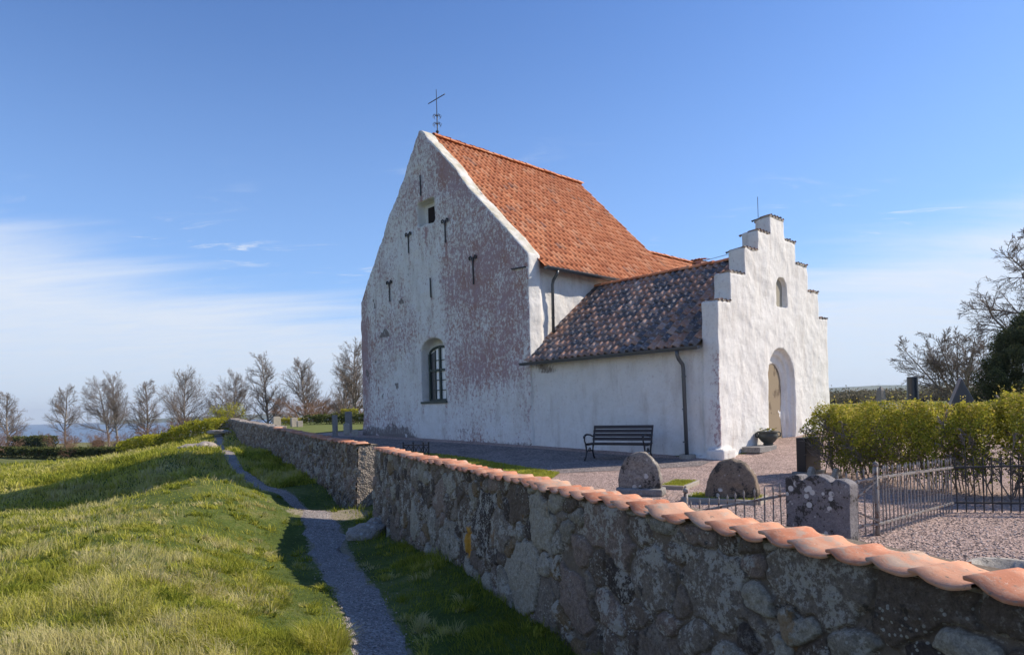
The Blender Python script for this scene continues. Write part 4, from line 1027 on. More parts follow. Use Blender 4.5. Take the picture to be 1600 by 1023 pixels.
# ------------------------------------------------------------------ iron fences
def grave_fence():
    r = empty('iron_fence', (3.70, 6.74, 0), 0, label='weathered spiked iron fence with ball-topped post running beside the hedge', cat='fence')
    O = np.array((3.70, 6.74, 0.))
    P = lambda x_, y_, z_: (x_ - O[0], y_ - O[1], z_)
    # stations: x, y, top rail height
    st_ = [(1.72, 6.62, .30), (2.75, 6.68, .45), (3.42, 6.66, .55), (3.70, 6.74, .59), (5.30, 7.97, .54), (6.1, 7.75, .56), (7.6, 7.35, .56)]
    rails = [(st_[i], st_[i + 1]) for i in range(6)]
    for k, (a, b) in enumerate(rails):
        mat_ = M['iron_grey'] if k < 4 else M['iron']  # black beyond the corner: shade put into the iron's colour
        MB().bar(P(*a), P(*b), .034 + .001 * k, .022).build('rail', mat_, r)
        if k >= 1: MB().bar(P(a[0], a[1], .115), P(b[0], b[1], .115), .030 + .001 * k, .020).build('rail', mat_, r)
    pick = {}
    for mk in ('iron_grey', 'iron'):
        mb = MB().tube([(0, 0, -.03), (0, 0, .665)], .0075, 6).tube([(0, 0, .66), (0, 0, .685), (0, 0, .72)], [.0075, .011, .001], 6)
        pick[mk] = mb.mesh('picket'); pick[mk].materials.append(M[mk])
    n_tot = 0
    for k, (a, b) in enumerate(rails):
        L = math.hypot(b[0] - a[0], b[1] - a[1]); sp = .092 if k < 2 else .085; n_ = int(L / sp)
        for i in range(n_):
            t = (i + .5) / n_; h = a[2] + (b[2] - a[2]) * t
            o = bpy.data.objects.new('picket', pick['iron_grey' if k < 4 else 'iron']); C.objects.link(o); o.parent = r
            o.location = P(a[0] + (b[0] - a[0]) * t, a[1] + (b[1] - a[1]) * t, h + .125 - .72 + random.uniform(-.006, .006)); o.rotation_euler = (random.gauss(0, .012), random.gauss(0, .012), 0); n_tot += 1
    for (x_, y_, h, big) in ((1.72, 6.62, .50, 0), (3.70, 6.74, .70, 1), ):
        m2 = MB().tube([P(x_, y_, -.03), P(x_, y_, h)], .020 if big else .022, 8)
        m2.build('post', M['iron_grey'], r, smooth=True)
        MB().lathe([(.001, 0), (.022, .012), (.030, .03), (.024, .05), (.001, .062)], 10, P(x_, y_, h - .005)).build('ball_finial', M['iron_grey'], r, smooth=True)
    MB().bar(P(3.70, 6.73, .56), P(3.36, 6.63, .34), .018).build('brace', M['iron_grey'], r)
    MB().bar(P(3.70, 6.73, .15), P(3.36, 6.63, .30), .018).build('brace', M['iron_grey'], r)
grave_fence()
r = empty('iron_fence', (-2.95, 19.5, float(yard_z(-2.9, 19.5))), math.atan2(-.25, .6), label='little black scrollwork grave fence peeping over the tiled wall', cat='fence')
for x_ in (-.34, 0, .34, .52): MB().tube([(x_, 0, 0), (x_, 0, .38)], .02, 6).lathe([(.001, 0), (.03, .02), (.03, .04), (.001, .06)], 8, (x_, 0, .37)).build('post', M['iron'], r)
MB().bar((-.34, 0, .33), (.52, 0, .33), .025).build('rail', M['iron'], r)
for i in range(5):
    x_ = -.34 + i * .172; MB().bar((x_, 0, .05), (x_ + .17, 0, .31), .016).bar((x_ + .17, .012, .05), (x_, .012, .31), .016).build('scroll', M['iron'], r)

# ------------------------------------------------------------------ vegetation: twigs, leaves
def segs_mesh(name, S, sides=3):
    S = np.array(S); n = len(S); p = S[:, 0:3]; q = S[:, 3:6]; r0 = S[:, 6:7]; r1 = S[:, 7:8]
    d = q - p; d /= np.maximum(np.linalg.norm(d, axis=1), 1e-6)[:, None]
    ref = np.where(np.abs(d[:, 2:3]) > .9, np.array([[1., 0, 0]]), np.array([[0, 0, 1.]])); u = np.cross(d, ref); u /= np.linalg.norm(u, axis=1)[:, None]; w_ = np.cross(d, u)
    V = []
    for (c, r_) in ((p, r0), (q, r1)):
        for k in range(sides):
            t = 2 * math.pi * k / sides; V.append(c + (u * math.cos(t) + w_ * math.sin(t)) * r_)
    V = np.stack(V, 1).reshape(-1, 3); o = np.arange(n)[:, None] * (2 * sides)
    F = np.concatenate([o + np.array([[k, (k + 1) % sides, sides + (k + 1) % sides, sides + k]]) for k in range(sides)])
    return np_mesh(name, V, [F])
def grow(rs, p, d, L, r, lev, spec, out, twigs):
    """spec per level: (nseg, nchild, child length ratio, angle, uptropism, start fraction)"""
    nseg, nch, lr, ang, up, st = spec[lev]
    pts = [np.array(p, float)]; rad = [r]; d = np.array(d, float)
    for i in range(nseg):
        d = d + rs.normal(0, .10 if lev else .04, 3) + np.array((0, 0, up)); d /= np.linalg.norm(d)
        pts.append(pts[-1] + d * L / nseg); rad.append(r * (1 - .78 * (i + 1) / nseg))
    tgt = out if lev < 1 else twigs
    for i in range(nseg): tgt.append((*pts[i], *pts[i + 1], rad[i], rad[i + 1]))
    if lev + 1 >= len(spec): return
    for c in range(nch):
        t = st + (1 - st) * ((c + rs.random()) / nch); i = min(int(t * nseg), nseg - 1); u = t * nseg - i
        q = pts[i] + (pts[i + 1] - pts[i]) * u; dd = pts[i + 1] - pts[i]; dd /= np.linalg.norm(dd)
        a = rs.uniform(0, 2 * math.pi) if lev == 0 else rs.uniform(0, 2 * math.pi)
        ref = np.array((1., 0, 0)) if abs(dd[2]) > .8 else np.array((0, 0, 1.)); x_ = np.cross(dd, ref); x_ /= np.linalg.norm(x_); y_ = np.cross(dd, x_)
        an = R(ang) * rs.uniform(.75, 1.25); nd = dd * math.cos(an) + (x_ * math.cos(a) + y_ * math.sin(a)) * math.sin(an)
        shape = (1 - .72 * t) if lev == 0 else (1 - .45 * t)
        grow(rs, q, nd, L * lr * shape * rs.uniform(.75, 1.2), max(rad[i] * (.50 if lev == 0 else .55), spec[0][0] * 0 + TWR), lev + 1, spec, out, twigs)
TWR = .010
def tree(name, seed, H, spec, r0, label, group, loc, rz=0, mats=('bark', 'twig'), d0=(0, 0, 1), cat='tree'):
    rs = np.random.default_rng(seed); out = []; tw = []
    grow(rs, (0, 0, -.3), d0, H + .3, r0, 0, spec, out, tw)
    rt = empty(name, loc, rz, label=label, cat=cat, group=group)
    link_mesh('trunk', segs_mesh('trunk', out, 7), M[mats[0]], rt, smooth=True)
    link_mesh('crown', segs_mesh('crown', tw, 3), M[mats[1]], rt)
    return rt
SP_UP = [[(12, 38, .50, 54, .09, .16), (6, 11, .46, 34, .08, .10), (4, 7, .55, 32, .05, .12), (3, 4, .6, 30, .03, .2), (2, 0, 0, 0, .02, 0)],
         [(12, 36, .54, 52, .09, .15), (6, 11, .47, 34, .11, .10), (4, 7, .56, 32, .06, .12), (3, 4, .6, 28, .04, .2), (2, 0, 0, 0, .02, 0)]]
TWR = .0055
LT = [(-57.5, 75, 4.65, 'leftmost bare tree of the row, at the photo\'s left edge'), (-51.0, 75, 5.27, 'bare tree standing alone in front of the blue sea'),
      (-45.3, 74, 5.67, 'left trunk of the close pair of bare trees'), (-43.1, 72, 6.03, 'taller right-hand trunk of the close pair of bare trees'),
      (-38.7, 70, 5.20, 'bare tree directly behind the black gravestone'), (-32.6, 66, 5.60, 'broad bare tree rising behind the yellow bushes'),
      (-29.5, 66, 4.40, 'small bare tree just left of the wall\'s far end'), (-26.2, 62, 5.2, 'bare tree above the wall\'s far end'),
      (-21.4, 58, 6.7, 'tall bare tree beyond the wall, above the group of pale gravestones'), (-18.0, 58, 6.02, 'fork-stemmed bare tree midway between wall end and church'),
      (-15.9, 62, 3.9, 'short bare tree between the fork-stemmed tree and the church'), (-13.3, 52, 3.9, 'thin leaning bare tree a little left of the church'),
      (-12.0, 50, 6.45, 'tall bare tree touching the church\'s left edge')]
protos = []
for i, (x_, y_, zt, lab) in enumerate(LT):
    gz = ground_at(x_, y_); hh = (zt - gz) * .96
    if i not in (4, 6, 10, 11):
        sp2 = [tuple(q) for q in SP_UP[i % 2]]; a0 = sp2[0]; sp2[0] = (a0[0], a0[1] + random.randint(-8, 6), a0[2] * random.uniform(.85, 1.25), a0[3] * random.uniform(.9, 1.1), .09, random.uniform(.12, .3))
        rt = tree('bare_tree', 100 + i, hh, sp2, .13, lab, 'bare trees beyond the meadow', (x_, y_, gz - .05), random.uniform(0, 6), d0=(random.gauss(0, .02), random.gauss(0, .02), 1)); protos.append((rt, hh))
    else:
        src, h0 = protos[(i * 7) % len(protos)]; rt = copy_tree(src); rt.location = (x_, y_, gz - .05); rt.rotation_euler = (0, 0, random.uniform(0, 6.28)); k = hh / h0; wd = k * random.uniform(.9, 1.15); rt.scale = (wd, wd, k); rt['label'] = lab
# bare brown undergrowth
SP_SH = [(4, 7, .9, 38, .02, .05), (5, 7, .55, 38, .03, .1), (4, 6, .55, 38, .03, .1), (3, 3, .5, 34, .02, .2), (2, 0, 0, 0, 0, 0)]
def shrub(seed, H, stems, label, loc, mats=('twig', 'twig'), group=None):
    rs = np.random.default_rng(seed); out = []; tw = []
    for k in range(stems):
        a = rs.uniform(0, 6.28); grow(rs, (rs.normal(0, .45) * H, rs.normal(0, .2) * H, -.1), (math.cos(a) * .55, math.sin(a) * .55, 1), H * rs.uniform(.5, .8), .035, 0, SP_SH, tw, tw)
    rt = empty('shrub', loc, 0, label=label, cat='shrub', group=group)
    link_mesh('twigs', segs_mesh('twigs', tw, 3), M[mats[1]], rt); return rt
sp_ = []
for i, (x_, y_, H, lab, k) in enumerate([(-50, 64, 3.4, 'bushy bare shrub beside the leftmost bare tree', 0), (-46, 60, 2.6, 'bare shrub with an arching stem left of the lone tree', 1), (-42, 63, 2.9, 'low tangled bare shrub before the sea', 0), (-37.5, 60, 2.7, 'wide low bare shrub left of the black gravestone', 1),
      (-33.5, 61, 2.8, 'brown bare shrub left of the yellow bushes', 0), (-31, 58, 3.0, 'reddish brown bare shrub right above the yellow bushes', 1), (-28, 59, 3.0, 'brown bare shrub under the small tree near the wall end', 0), (-23.3, 57, 2.4, 'reddish bare shrub behind the far end of the wall', 1),
      (-19.8, 60, 3.6, 'bare thicket between the tall tree and the forked tree', 0), (-16.4, 56, 2.8, 'thin bare shrub right of the forked tree', 1), (-13.6, 55, 2.9, 'bare shrub close to the left side of the church', 0)]):
    gz = ground_at(x_, y_)
    if len(sp_) < 3:
        rt = shrub(300 + i, H, 6, lab, (x_, y_, gz), group='bare shrubs under the trees', mats=('twig', 'twig_red')); sp_.append((rt, H))
    else:
        src, h0 = sp_[i % 3]; rt = copy_tree(src); rt.location = (x_, y_, gz); rt.rotation_euler = (0, 0, random.uniform(0, 6.28)); rt.scale = (H / h0 * 1.7, H / h0 * 1.2, H / h0 * 1.1); rt['label'] = lab
# right hand trees
TWR = .0095
tree('bare_tree', 501, 8.0, [(10, 17, .62, 62, 0, .28), (7, 11, .52, 42, .015, .12), (5, 9, .55, 40, .01, .1), (4, 6, .55, 38, .01, .15), (3, 0, 0, 0, 0, 0)], .24, 'large spreading bare tree reaching in from the right edge above the conifer', 'bare trees right of the church', (24.5, 30.5, .6), 1.3)
rs = np.random.default_rng(77); out = []; tw = []
for k in range(7):
    a = k * .9; grow(rs, (rs.normal(0, .2), rs.normal(0, .2), -.1), (math.cos(a) * .42, math.sin(a) * .42, 1), 4.4 * rs.uniform(.75, 1.05), .07, 0, [(6, 12, .60, 42, .01, .15), (6, 9, .5, 38, .02, .1), (4, 7, .5, 34, .02, .1), (3, 4, .5, 30, 0, .2), (2, 0, 0, 0, 0, 0)], out, tw)
rt = empty('bare_tree', (24.3, 36, .7), 0, label='low multi-stemmed bare tree behind the pointed dark gravestone', cat='tree', group='bare trees right of the church')
link_mesh('trunk', segs_mesh('trunk', out, 5), M['bark'], rt); link_mesh('crown', segs_mesh('crown', tw, 3), M['twig'], rt)

def leaf_quads(P, size, rr, col, aspect=.6, nrm=None):
    n = len(P); a = rr.normal(size=(n, 3)); 
    if nrm is not None: a = a * .7 + nrm
    a /= np.linalg.norm(a, axis=1)[:, None]; b = np.cross(a, rr.normal(size=(n, 3))); b /= np.linalg.norm(b, axis=1)[:, None]; c = np.cross(a, b)
    s_ = (size * rr.uniform(.6, 1.35, n))[:, None]
    V = np.stack([P - b * s_ * .5, P + c * s_ * aspect * .5 + a * s_ * .08, P + b * s_ * .5, P - c * s_ * aspect * .5 + a * s_ * .08], 1).reshape(-1, 3)
    return np_mesh('leaves', V, [np.arange(n * 4).reshape(n, 4)], {'rnd': np.repeat(col, 4)})
# conifer
rs = np.random.default_rng(5); Ps = []; cs = []; ns = []
for k in range(230):
    t = rs.random() ** .8; z_ = .2 + 3.55 * t; rad = 2.25 * (1 - t ** 1.7) ** .75 + .18
    a = rs.uniform(0, 6.28); c = np.array((math.cos(a) * rad * rs.uniform(.55, .98), math.sin(a) * rad * rs.uniform(.55, .98), z_ + rs.normal(0, .12)))
    m_ = 420; q = rs.normal(size=(m_, 3)); q /= np.linalg.norm(q, axis=1)[:, None]; rr_ = rs.random(m_)[:, None] ** .33
    sh = np.array((.34, .34, .26)) * rs.uniform(.7, 1.3); out_d = np.array((math.cos(a), math.sin(a), .9))
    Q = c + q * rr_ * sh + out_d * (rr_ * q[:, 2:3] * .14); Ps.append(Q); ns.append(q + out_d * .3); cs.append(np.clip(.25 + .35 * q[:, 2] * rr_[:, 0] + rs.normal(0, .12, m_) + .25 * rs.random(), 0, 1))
rt = empty('conifer', (20.9, 26.2, .62), 0, label='dense dark green conifer at the right edge behind the hedge', cat='tree')
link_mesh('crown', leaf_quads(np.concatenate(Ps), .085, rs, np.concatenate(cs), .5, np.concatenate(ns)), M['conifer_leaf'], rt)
MB().tube([(0, 0, -.2), (0, 0, 1.5), (0, 0, 3.6)], [.22, .16, .03], 8).build('trunk', M['bark'], rt)

# hedge: path of stems, twigs and leaves
def hedge(path, width, H, nst, nleaf, label, loc=(0, 0), mats=('hedge_leaf', 'twig'), lsize=.034, seed=9, name='hedge', bottom=.12, dens=1.0, cat='hedge', zfun=None, topn=.10):
    rs = np.random.default_rng(seed); P = np.array(path, float); seg = np.hypot(*np.diff(P, axis=0).T); cum = np.concatenate([[0], np.cumsum(seg)]); L = cum[-1]
    def at(s_):
        x_ = np.interp(s_, cum, P[:, 0]); y_ = np.interp(s_, cum, P[:, 1]); i = np.clip(np.searchsorted(cum, s_) - 1, 0, len(seg) - 1); d = np.diff(P, axis=0)[i] / seg[i][:, None]; return x_, y_, d
    O = np.array((P[0, 0], P[0, 1])); zf = zfun or (lambda X, Y: yard_z(X, Y))
    rt = empty(name, (O[0], O[1], float(zf(O[0], O[1]))), 0, label=label, cat=cat); z0 = rt.location.z
    tw = []
    for k in range(nst):
        s_ = rs.uniform(0, L); x_, y_, d = at(np.array([s_])); w_ = rs.uniform(-.5, .5) * width * .7; q = np.array((x_[0] - d[0, 1] * w_ - O[0], y_[0] + d[0, 0] * w_ - O[1], -.02))
        grow(rs, q, (rs.normal(0, .25), rs.normal(0, .25), 1), H * rs.uniform(.75, .98), .011, 0, [(6, 7, .42, 38, .0, .12), (4, 5, .5, 38, .03, .1), (3, 0, 0, 0, .0, 0)], tw, tw)
    link_mesh('twigs', segs_mesh('twigs', tw, 3), M[mats[1]], rt)
    n = int(nleaf * 1.6); s_ = rs.uniform(-.12, L + .1, n); w_ = rs.uniform(-1, 1, n); w_ = np.sign(w_) * np.abs(w_) ** .55
    z_ = rs.random(n) ** .55
    x_, y_, d = at(s_); topv = H * (1 + topn * (fbm(np.stack([x_ * 2.2, y_ * 2.2], 1), 1.5, 3) - .5) * 2); wv = width / 2 * (1 + .65 * (fbm(np.stack([s_ * 1.5, z_ * 3], 1), 1.5, 3) - .5) * 2) * (1 - .18 * z_ ** 4)
    Q = np.stack([x_ - d[:, 1] * w_ * wv - O[0], y_ + d[:, 0] * w_ * wv - O[1], bottom + (topv - bottom) * z_ + (zf(x_, y_) - z0)], 1)
    cl = fbm(Q + 5, 5.0, 3, .6); keep = cl + .15 * z_ + rs.normal(0, .05, n) > .515 + .10 * (1 - dens); Q = Q[keep][:nleaf]; zz_ = z_[keep][:nleaf]; clk = cl[keep][:nleaf]
    # a few upstanding sprays above the clipped top
    ex = rs.integers(0, len(Q), nleaf // 60); sp = []
    for e in ex:
        if zz_[e] > .9:
            for j in range(7): sp.append(Q[e] + np.array((rs.normal(0, .015), rs.normal(0, .015), .02 * j * rs.uniform(.5, 1.5))))
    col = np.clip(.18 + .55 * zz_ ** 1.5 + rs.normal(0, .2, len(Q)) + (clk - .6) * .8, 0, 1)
    if sp: Q = np.concatenate([Q, np.array(sp)]); col = np.concatenate([col, rs.uniform(.6, 1, len(sp))])
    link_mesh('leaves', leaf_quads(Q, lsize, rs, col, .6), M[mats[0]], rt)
    return rt
hedge([(6.12, 12.7), (6.10, 10.4), (6.75, 9.1), (8.2, 8.5), (11, 7.9)], 1.0, 1.22, 190, 95000, 'loose yellow-green clipped hedge with bare stems showing, behind the iron fence', topn=.24, lsize=.038)
zo = lambda X, Y: outer_z(np.atleast_1d(X).astype(float), np.atleast_1d(Y).astype(float)) if np.ndim(X) else outer_z(np.array([X], float), np.array([Y], float))[0]
hedge([(-52, 61.5), (-36, 56), (-27, 52)], 1.2, .95, 60, 42000, 'long low clipped dark hedge at the far side of the meadow', mats=('dark_leaf', 'twig'), lsize=.13, seed=19, zfun=zo, bottom=0)
hedge([(-48.6, 64.2), (-44.3, 63.2)], 1.6, 1.7, 30, 9000, 'dark dense evergreen bush behind the low hedge at far left', mats=('conifer_leaf', 'twig'), lsize=.14, seed=20, zfun=zo, name='bush', cat='bush', bottom=0)
hedge([(-25.8, 43.5), (-22.5, 44), (-19.3, 43.5)], 1.8, .95, 30, 12000, 'bright yellow-green low bushes on the bank by the wall\'s far end', mats=('yellow_leaf', 'twig'), lsize=.10, seed=21, zfun=zo, name='bush', cat='bush', bottom=-.1, topn=.4)
hedge([(-21.3, 47.5), (-19.5, 47)], 1.5, 1.7, 30, 2600, 'taller twiggy shrub with sparse yellow leaves behind the wall end', mats=('yellow_leaf', 'twig'), lsize=.08, seed=22, zfun=zo, name='shrub', cat='shrub', bottom=.1, topn=.5)
hedge([(-12.8, 42), (-9.5, 40), (-6.5, 38)], 1.5, .60, 30, 9000, 'low dark evergreen hedge behind the gravestones left of the church', mats=('dark_leaf', 'twig'), lsize=.09, seed=23, bottom=0, topn=.35)
hedge([(-14.9, 42), (-13.2, 41.5)], .9, .45, 12, 3000, 'low sunlit green bush beside the pale gravestones', mats=('hedge_leaf', 'twig'), lsize=.07, seed=24, bottom=0, name='bush', cat='bush')
hedge([(-10.6, 41.5), (-9.8, 41.3)], .9, .95, 12, 2500, 'rounded mid-green bush between the two tall narrow gravestones', mats=('hedge_leaf', 'twig'), lsize=.07, seed=25, bottom=0, name='bush', cat='bush')

# ------------------------------------------------------------------ gravestones farther off
def slabstone(x_, y_, w_, h, t_, rz, mat, lab, roundtop=True, top=None, group='gravestones left of the church'):
    z_ = ground_at(x_, y_)
    p = [(-w_ / 2, -.1), (w_ / 2, -.1), (w_ / 2, h * .86)] + ([(w_ / 2 * math.cos(t), h * .86 + h * .14 * math.sin(t)) for t in np.linspace(.3, math.pi - .3, 7)] if roundtop else (top or [(w_ / 2, h), (-w_ / 2, h)])) + [(-w_ / 2, h * .86)]
    o = MB().prism(p, fY, -t_ / 2, t_ / 2).build('gravestone', M[mat], None, bevel=.012, label=lab, cat='gravestone', group=group); o.location = (x_, y_, z_); o.rotation_euler = (0, 0, rz); return o
slabstone(-13.05, 36.5, .42, .66, .2, .7, 'stone_pale', 'pale rectangular gravestone, tallest of the group above the wall')
slabstone(-12.45, 37.6, .36, .55, .2, .7, 'stone_pale', 'pale round-topped gravestone, middle of the group above the wall')
slabstone(-12.0, 37.2, .30, .36, .2, .6, 'stone_pale', 'smallest pale gravestone, right of the group above the wall')
slabstone(-13.9, 37.0, .30, .30, .18, .5, 'stone_pale', 'low pale gravestone, left of the group above the wall')
slabstone(-7.40, 27.5, .16, .86, .34, .05, 'stone_grey', 'tall narrow grey gravestone, leftmost of those beside the church', False)
slabstone(-7.25, 29.2, .30, .92, .2, .2, 'stone_grey', 'tall dark gravestone behind the rounded one beside the church', False)
slabstone(-6.95, 27.6, .24, .50, .3, .2, 'stone_pale', 'short rounded pale gravestone in front of the tall dark one')
slabstone(-6.45, 27.0, .26, .24, .2, .2, 'stone_pale', 'smallest low gravestone, closest to the church corner')
slabstone(-39.6, 63, .95, 1.25, .3, .2, 'polished', 'black gravestone standing beyond the low hedge under a bare tree', group='gravestones beyond the meadow')
slabstone(-38.3, 64, .8, .9, .3, .2, 'stone_grey', 'grey gravestone just right of the black one beyond the meadow', group='gravestones beyond the meadow')
# right: obelisk, column, pointed stone
z_ = float(yard_z(19.5, 35))
g = empty('obelisk', (19.6, 35, z_), .4, label='small grey obelisk rising above the hedge nearest the church', cat='monument')
MB().add([(-.2, -.2, 0), (.2, -.2, 0), (.2, .2, 0), (-.2, .2, 0), (-.14, -.14, 1.05), (.14, -.14, 1.05), (.14, .14, 1.05), (-.14, .14, 1.05), (0, 0, 1.28)], [(0, 1, 5, 4), (1, 2, 6, 5), (2, 3, 7, 6), (3, 0, 4, 7), (4, 5, 8), (5, 6, 8), (6, 7, 8), (7, 4, 8)]).build('shaft', M['stone_grey'], g)
MB().box(-.3, .3, -.3, .3, -.1, .2).build('base', M['stone_grey'], g, bevel=.02)
g = empty('monument', (18.25, 30, z_), 0, label='dark broken round column on a blocky plinth above the hedge', cat='monument')
MB().lathe([(.25, .55), (.24, .6), (.23, 1.0), (.225, 1.55), (.21, 1.56)], 24).build('column', M['polished_blue'], g, smooth=False)
MB().box(-.34, .34, -.3, .3, -.1, .55).box(-.40, .40, -.36, .36, .42, .5).build('plinth', M['polished'], g, bevel=.02)
z_ = float(yard_z(12.3, 18))
g = MB().prism([(-.42, -.1), (.40, -.1), (.36, .35), (.27, .62), (.12, .95), (-.03, 1.26), (-.09, 1.40), (-.20, 1.10), (-.34, .75), (-.42, .4)], fY, -.14, .14).build('gravestone', M['polished_blue'], None, bevel=.03, label='tall pointed blue-black gravestone rising above the hedge', cat='gravestone'); g.location = (12.35, 18, z_); g.rotation_euler = (0, 0, -.25)
MB().tube([(12.2, 16.6, z_ + .9), (13.1, 16.9, z_ + .15)], .018, 6).build('stake', M['stone_pale'], None, label='thin pale leaning stick right of the pointed gravestone', cat='stick')
for i, (x_, y_, w_, h, m_, lab) in enumerate([(16.5, 24.5, .9, .50, 'rock', 'low rounded pale gravestone between the column and the pointed stone'), (13.9, 24, .9, .52, 'stone_pale', 'pale hewn gravestone close to the church\'s right side'), (23.5, 28, .8, .42, 'rock', 'low pale gravestone under the conifer'), (15.4, 22.5, .5, .42, 'stone_grey', 'grey gravestone partly hidden left of the column plinth')]):
    rough('gravestone', [(-w_ / 2, -.1), (w_ / 2, -.1), (w_ / 2, h * .6), (w_ * .25, h), (-w_ * .25, h), (-w_ / 2, h * .6)], .3, (x_, y_, float(yard_z(x_, y_))), .3, M[m_], vox=.05, amp=.03, label=lab, cat='gravestone', group='gravestones behind the hedge')

# far woods on the right as one mass, low scrub along the horizon
rs = np.random.default_rng(31); Ps = []; cs = []
for k in range(420):
    az = R(rs.uniform(21, 46)); r_ = rs.uniform(140, 330); hh = rs.uniform(.8, 3.9) * r_ / 230; wd = hh * rs.uniform(.8, 1.8); m_ = 260
    q = rs.normal(size=(m_, 3)) * .42; c = np.array((r_ * math.sin(az), r_ * math.cos(az), 0.0)); gz = ground_at(c[0], c[1])
    Ps.append(c + q * np.array((wd, wd, hh * .55)) + np.array((0, 0, gz + hh * .5))); cs.append(np.clip(rs.normal(.35, .18, m_) + rs.uniform(-.25, .25), 0, 1))
M['far_leaf'] = material('far_scrub_leaf', lambda N: m_leaf(N, [(0.0, (0.09, 0.08, 0.045)), (0.5, (0.20, 0.165, 0.105)), (1.0, (0.30, 0.28, 0.12))], .2), .9, .1)
link_mesh('far_woods', leaf_quads(np.concatenate(Ps), .55, rs, np.concatenate(cs), .7), M['far_leaf'], kind='stuff')

# ------------------------------------------------------------------ rocks outside the wall
def rock(x_, y_, sx, sy, sz, lab, mat='rock', rz=0, dz=0):
    bm = bmesh.new(); bmesh.ops.create_icosphere(bm, subdivisions=5, radius=1); me = bpy.data.meshes.new('rock'); bm.to_mesh(me); bm.free()
    V = get_v(me); V = np.sign(V) * np.abs(V) ** .8; V *= 1 + (fbm(V * 1.0 + x_, 1.6, 3) - .5)[:, None] * .7; V *= (sx, sy, sz); V += get_n(me) * ((fbm(V * 8 + x_, 1.5, 3) - .5) * .05 * min(sx, sy))[:, None]; set_v(me, V)
    o = link_mesh('rock', me, M[mat], smooth=True, label=lab, cat='rock', group='rocks along the footpath'); o.location = (x_, y_, ground_at(x_, y_) + dz); o.rotation_euler = (0, 0, rz)
rock(-3.25, 14.35, .42, .30, .26, 'grey rock at the grassy corner of the wall gap beside the path', rz=.3)
rock(-3.15, 14.9, .20, .16, .14, 'small pale rock in the mouth of the wall gap', rz=.8, dz=.12)
rock(-15.35, 32.2, .85, .55, .50, 'large flat-topped grey rock on the left of the path', rz=.4)
rock(-17.0, 36.5, .60, .42, .32, 'rounded pale rock near the top of the path', rz=.1)
rock(-18.4, 38.2, .9, .45, .25, 'low wide pale rock in sunlight by the path end', rz=.5)
rock(-18.2, 41.0, .9, .35, .14, 'flat stone slab lying like a step against the wall\'s far end', rz=-.4, dz=.25)
rock(-19.6, 44.5, .8, .35, .14, 'upper flat stone slab at the very end of the wall', rz=-.4, dz=.30)

# ------------------------------------------------------------------ grass
def grass_field(name, n, azr, rr_, seed, keepf, hf, cf, wbase, lean, power=1.0, zf=outer_z, kind='stuff', wexp=.85):
    rs = np.random.default_rng(seed); az = np.radians(rs.uniform(*azr, n)); u = rs.random(n)
    a, b = 1 / rr_[0] ** power, 1 / rr_[1] ** power; r_ = (a + (b - a) * u) ** (-1 / power)
    X = r_ * np.sin(az); Y = r_ * np.cos(az); k = keepf(X, Y, r_, rs); X, Y, r_ = X[k], Y[k], r_[k]
    P = np.stack([X, Y], 1); clump = fbm(P, 2.1, 4, .62); c2 = fbm(P + 70, .55, 4, .6)
    H = hf(X, Y, r_, clump, c2, rs); col = cf(X, Y, r_, clump, c2, rs)
    # the ground sheet has small bumps: follow them
    bz = (fbm(P, 0.9, 4) - .5) * .16 * ss(r_, 3, 8) * (1 - ss(r_, 60, 200)) * ss(path_dist(X, Y), .3, 1.3) if zf is outer_z else 0
    Z = zf(X, Y) + bz - .012
    ld = np.stack([fbm(P + 11, 1.1, 3) - .5, fbm(P + 23, 1.1, 3) - .5, np.zeros(len(X))], 1) * 2.2
    Wd = wbase * np.maximum(1, r_ / 4.5) ** wexp * rs.uniform(.6, 1.3, len(X))
    me = blades(np.stack([X, Y, Z], 1), H, Wd, rs, np.clip(col, 0, 1), lean, ld)
    return link_mesh(name, me, M['grass'], kind=kind)
def outside(X, Y): return X < wall_x(Y) - .08
pd = lambda X, Y: path_dist(X, Y)
def bank_mask(X, Y): return ss(pd(X, Y), .35, 1.5) * ss(wall_x(Y) - 1.9 - X, 0, .8)
def kf(X, Y, r_, rs):
    d = pd(X, Y); return outside(X, Y) & (d > -.05 + rs.random(len(X)) * .10) & (rs.random(len(X)) < .35 + .65 * ss(d, 0, .5))
def hf(X, Y, r_, c, c2, rs):
    d = pd(X, Y); long_ = bank_mask(X, Y)
    tuft = ss(c, .46, .66)
    h = .028 + .035 * tuft + long_ * (.02 + .095 * tuft + .02 * ss(c2, .45, .6)) + .07 * ss(np.abs(wall_x(Y) - X), 1.0, .1) + .10 * tuft * ss(-(wall_x(Y) - X), -1.3, -.3)
    return h * rs.uniform(.45, 1.25, len(X)) * (1 + ss(r_, 18, 50) * .5)
def cf(X, Y, r_, c, c2, rs):
    long_ = bank_mask(X, Y); dry = ss(fbm(np.stack([X, Y], 1) + 40, 1.3, 4, .6), .50, .64); dry2 = ss(c2, .48, .62)
    return .30 + .22 * (c - .5) * 2 + long_ * (.10 + .42 * dry * .8 + .18 * dry2) + rs.normal(0, .11, len(X)) - .10 * (1 - long_)
grass_field('grass', 500000, (-58, 14), (2.2, 24), 41, kf, hf, cf, .0043, .8)
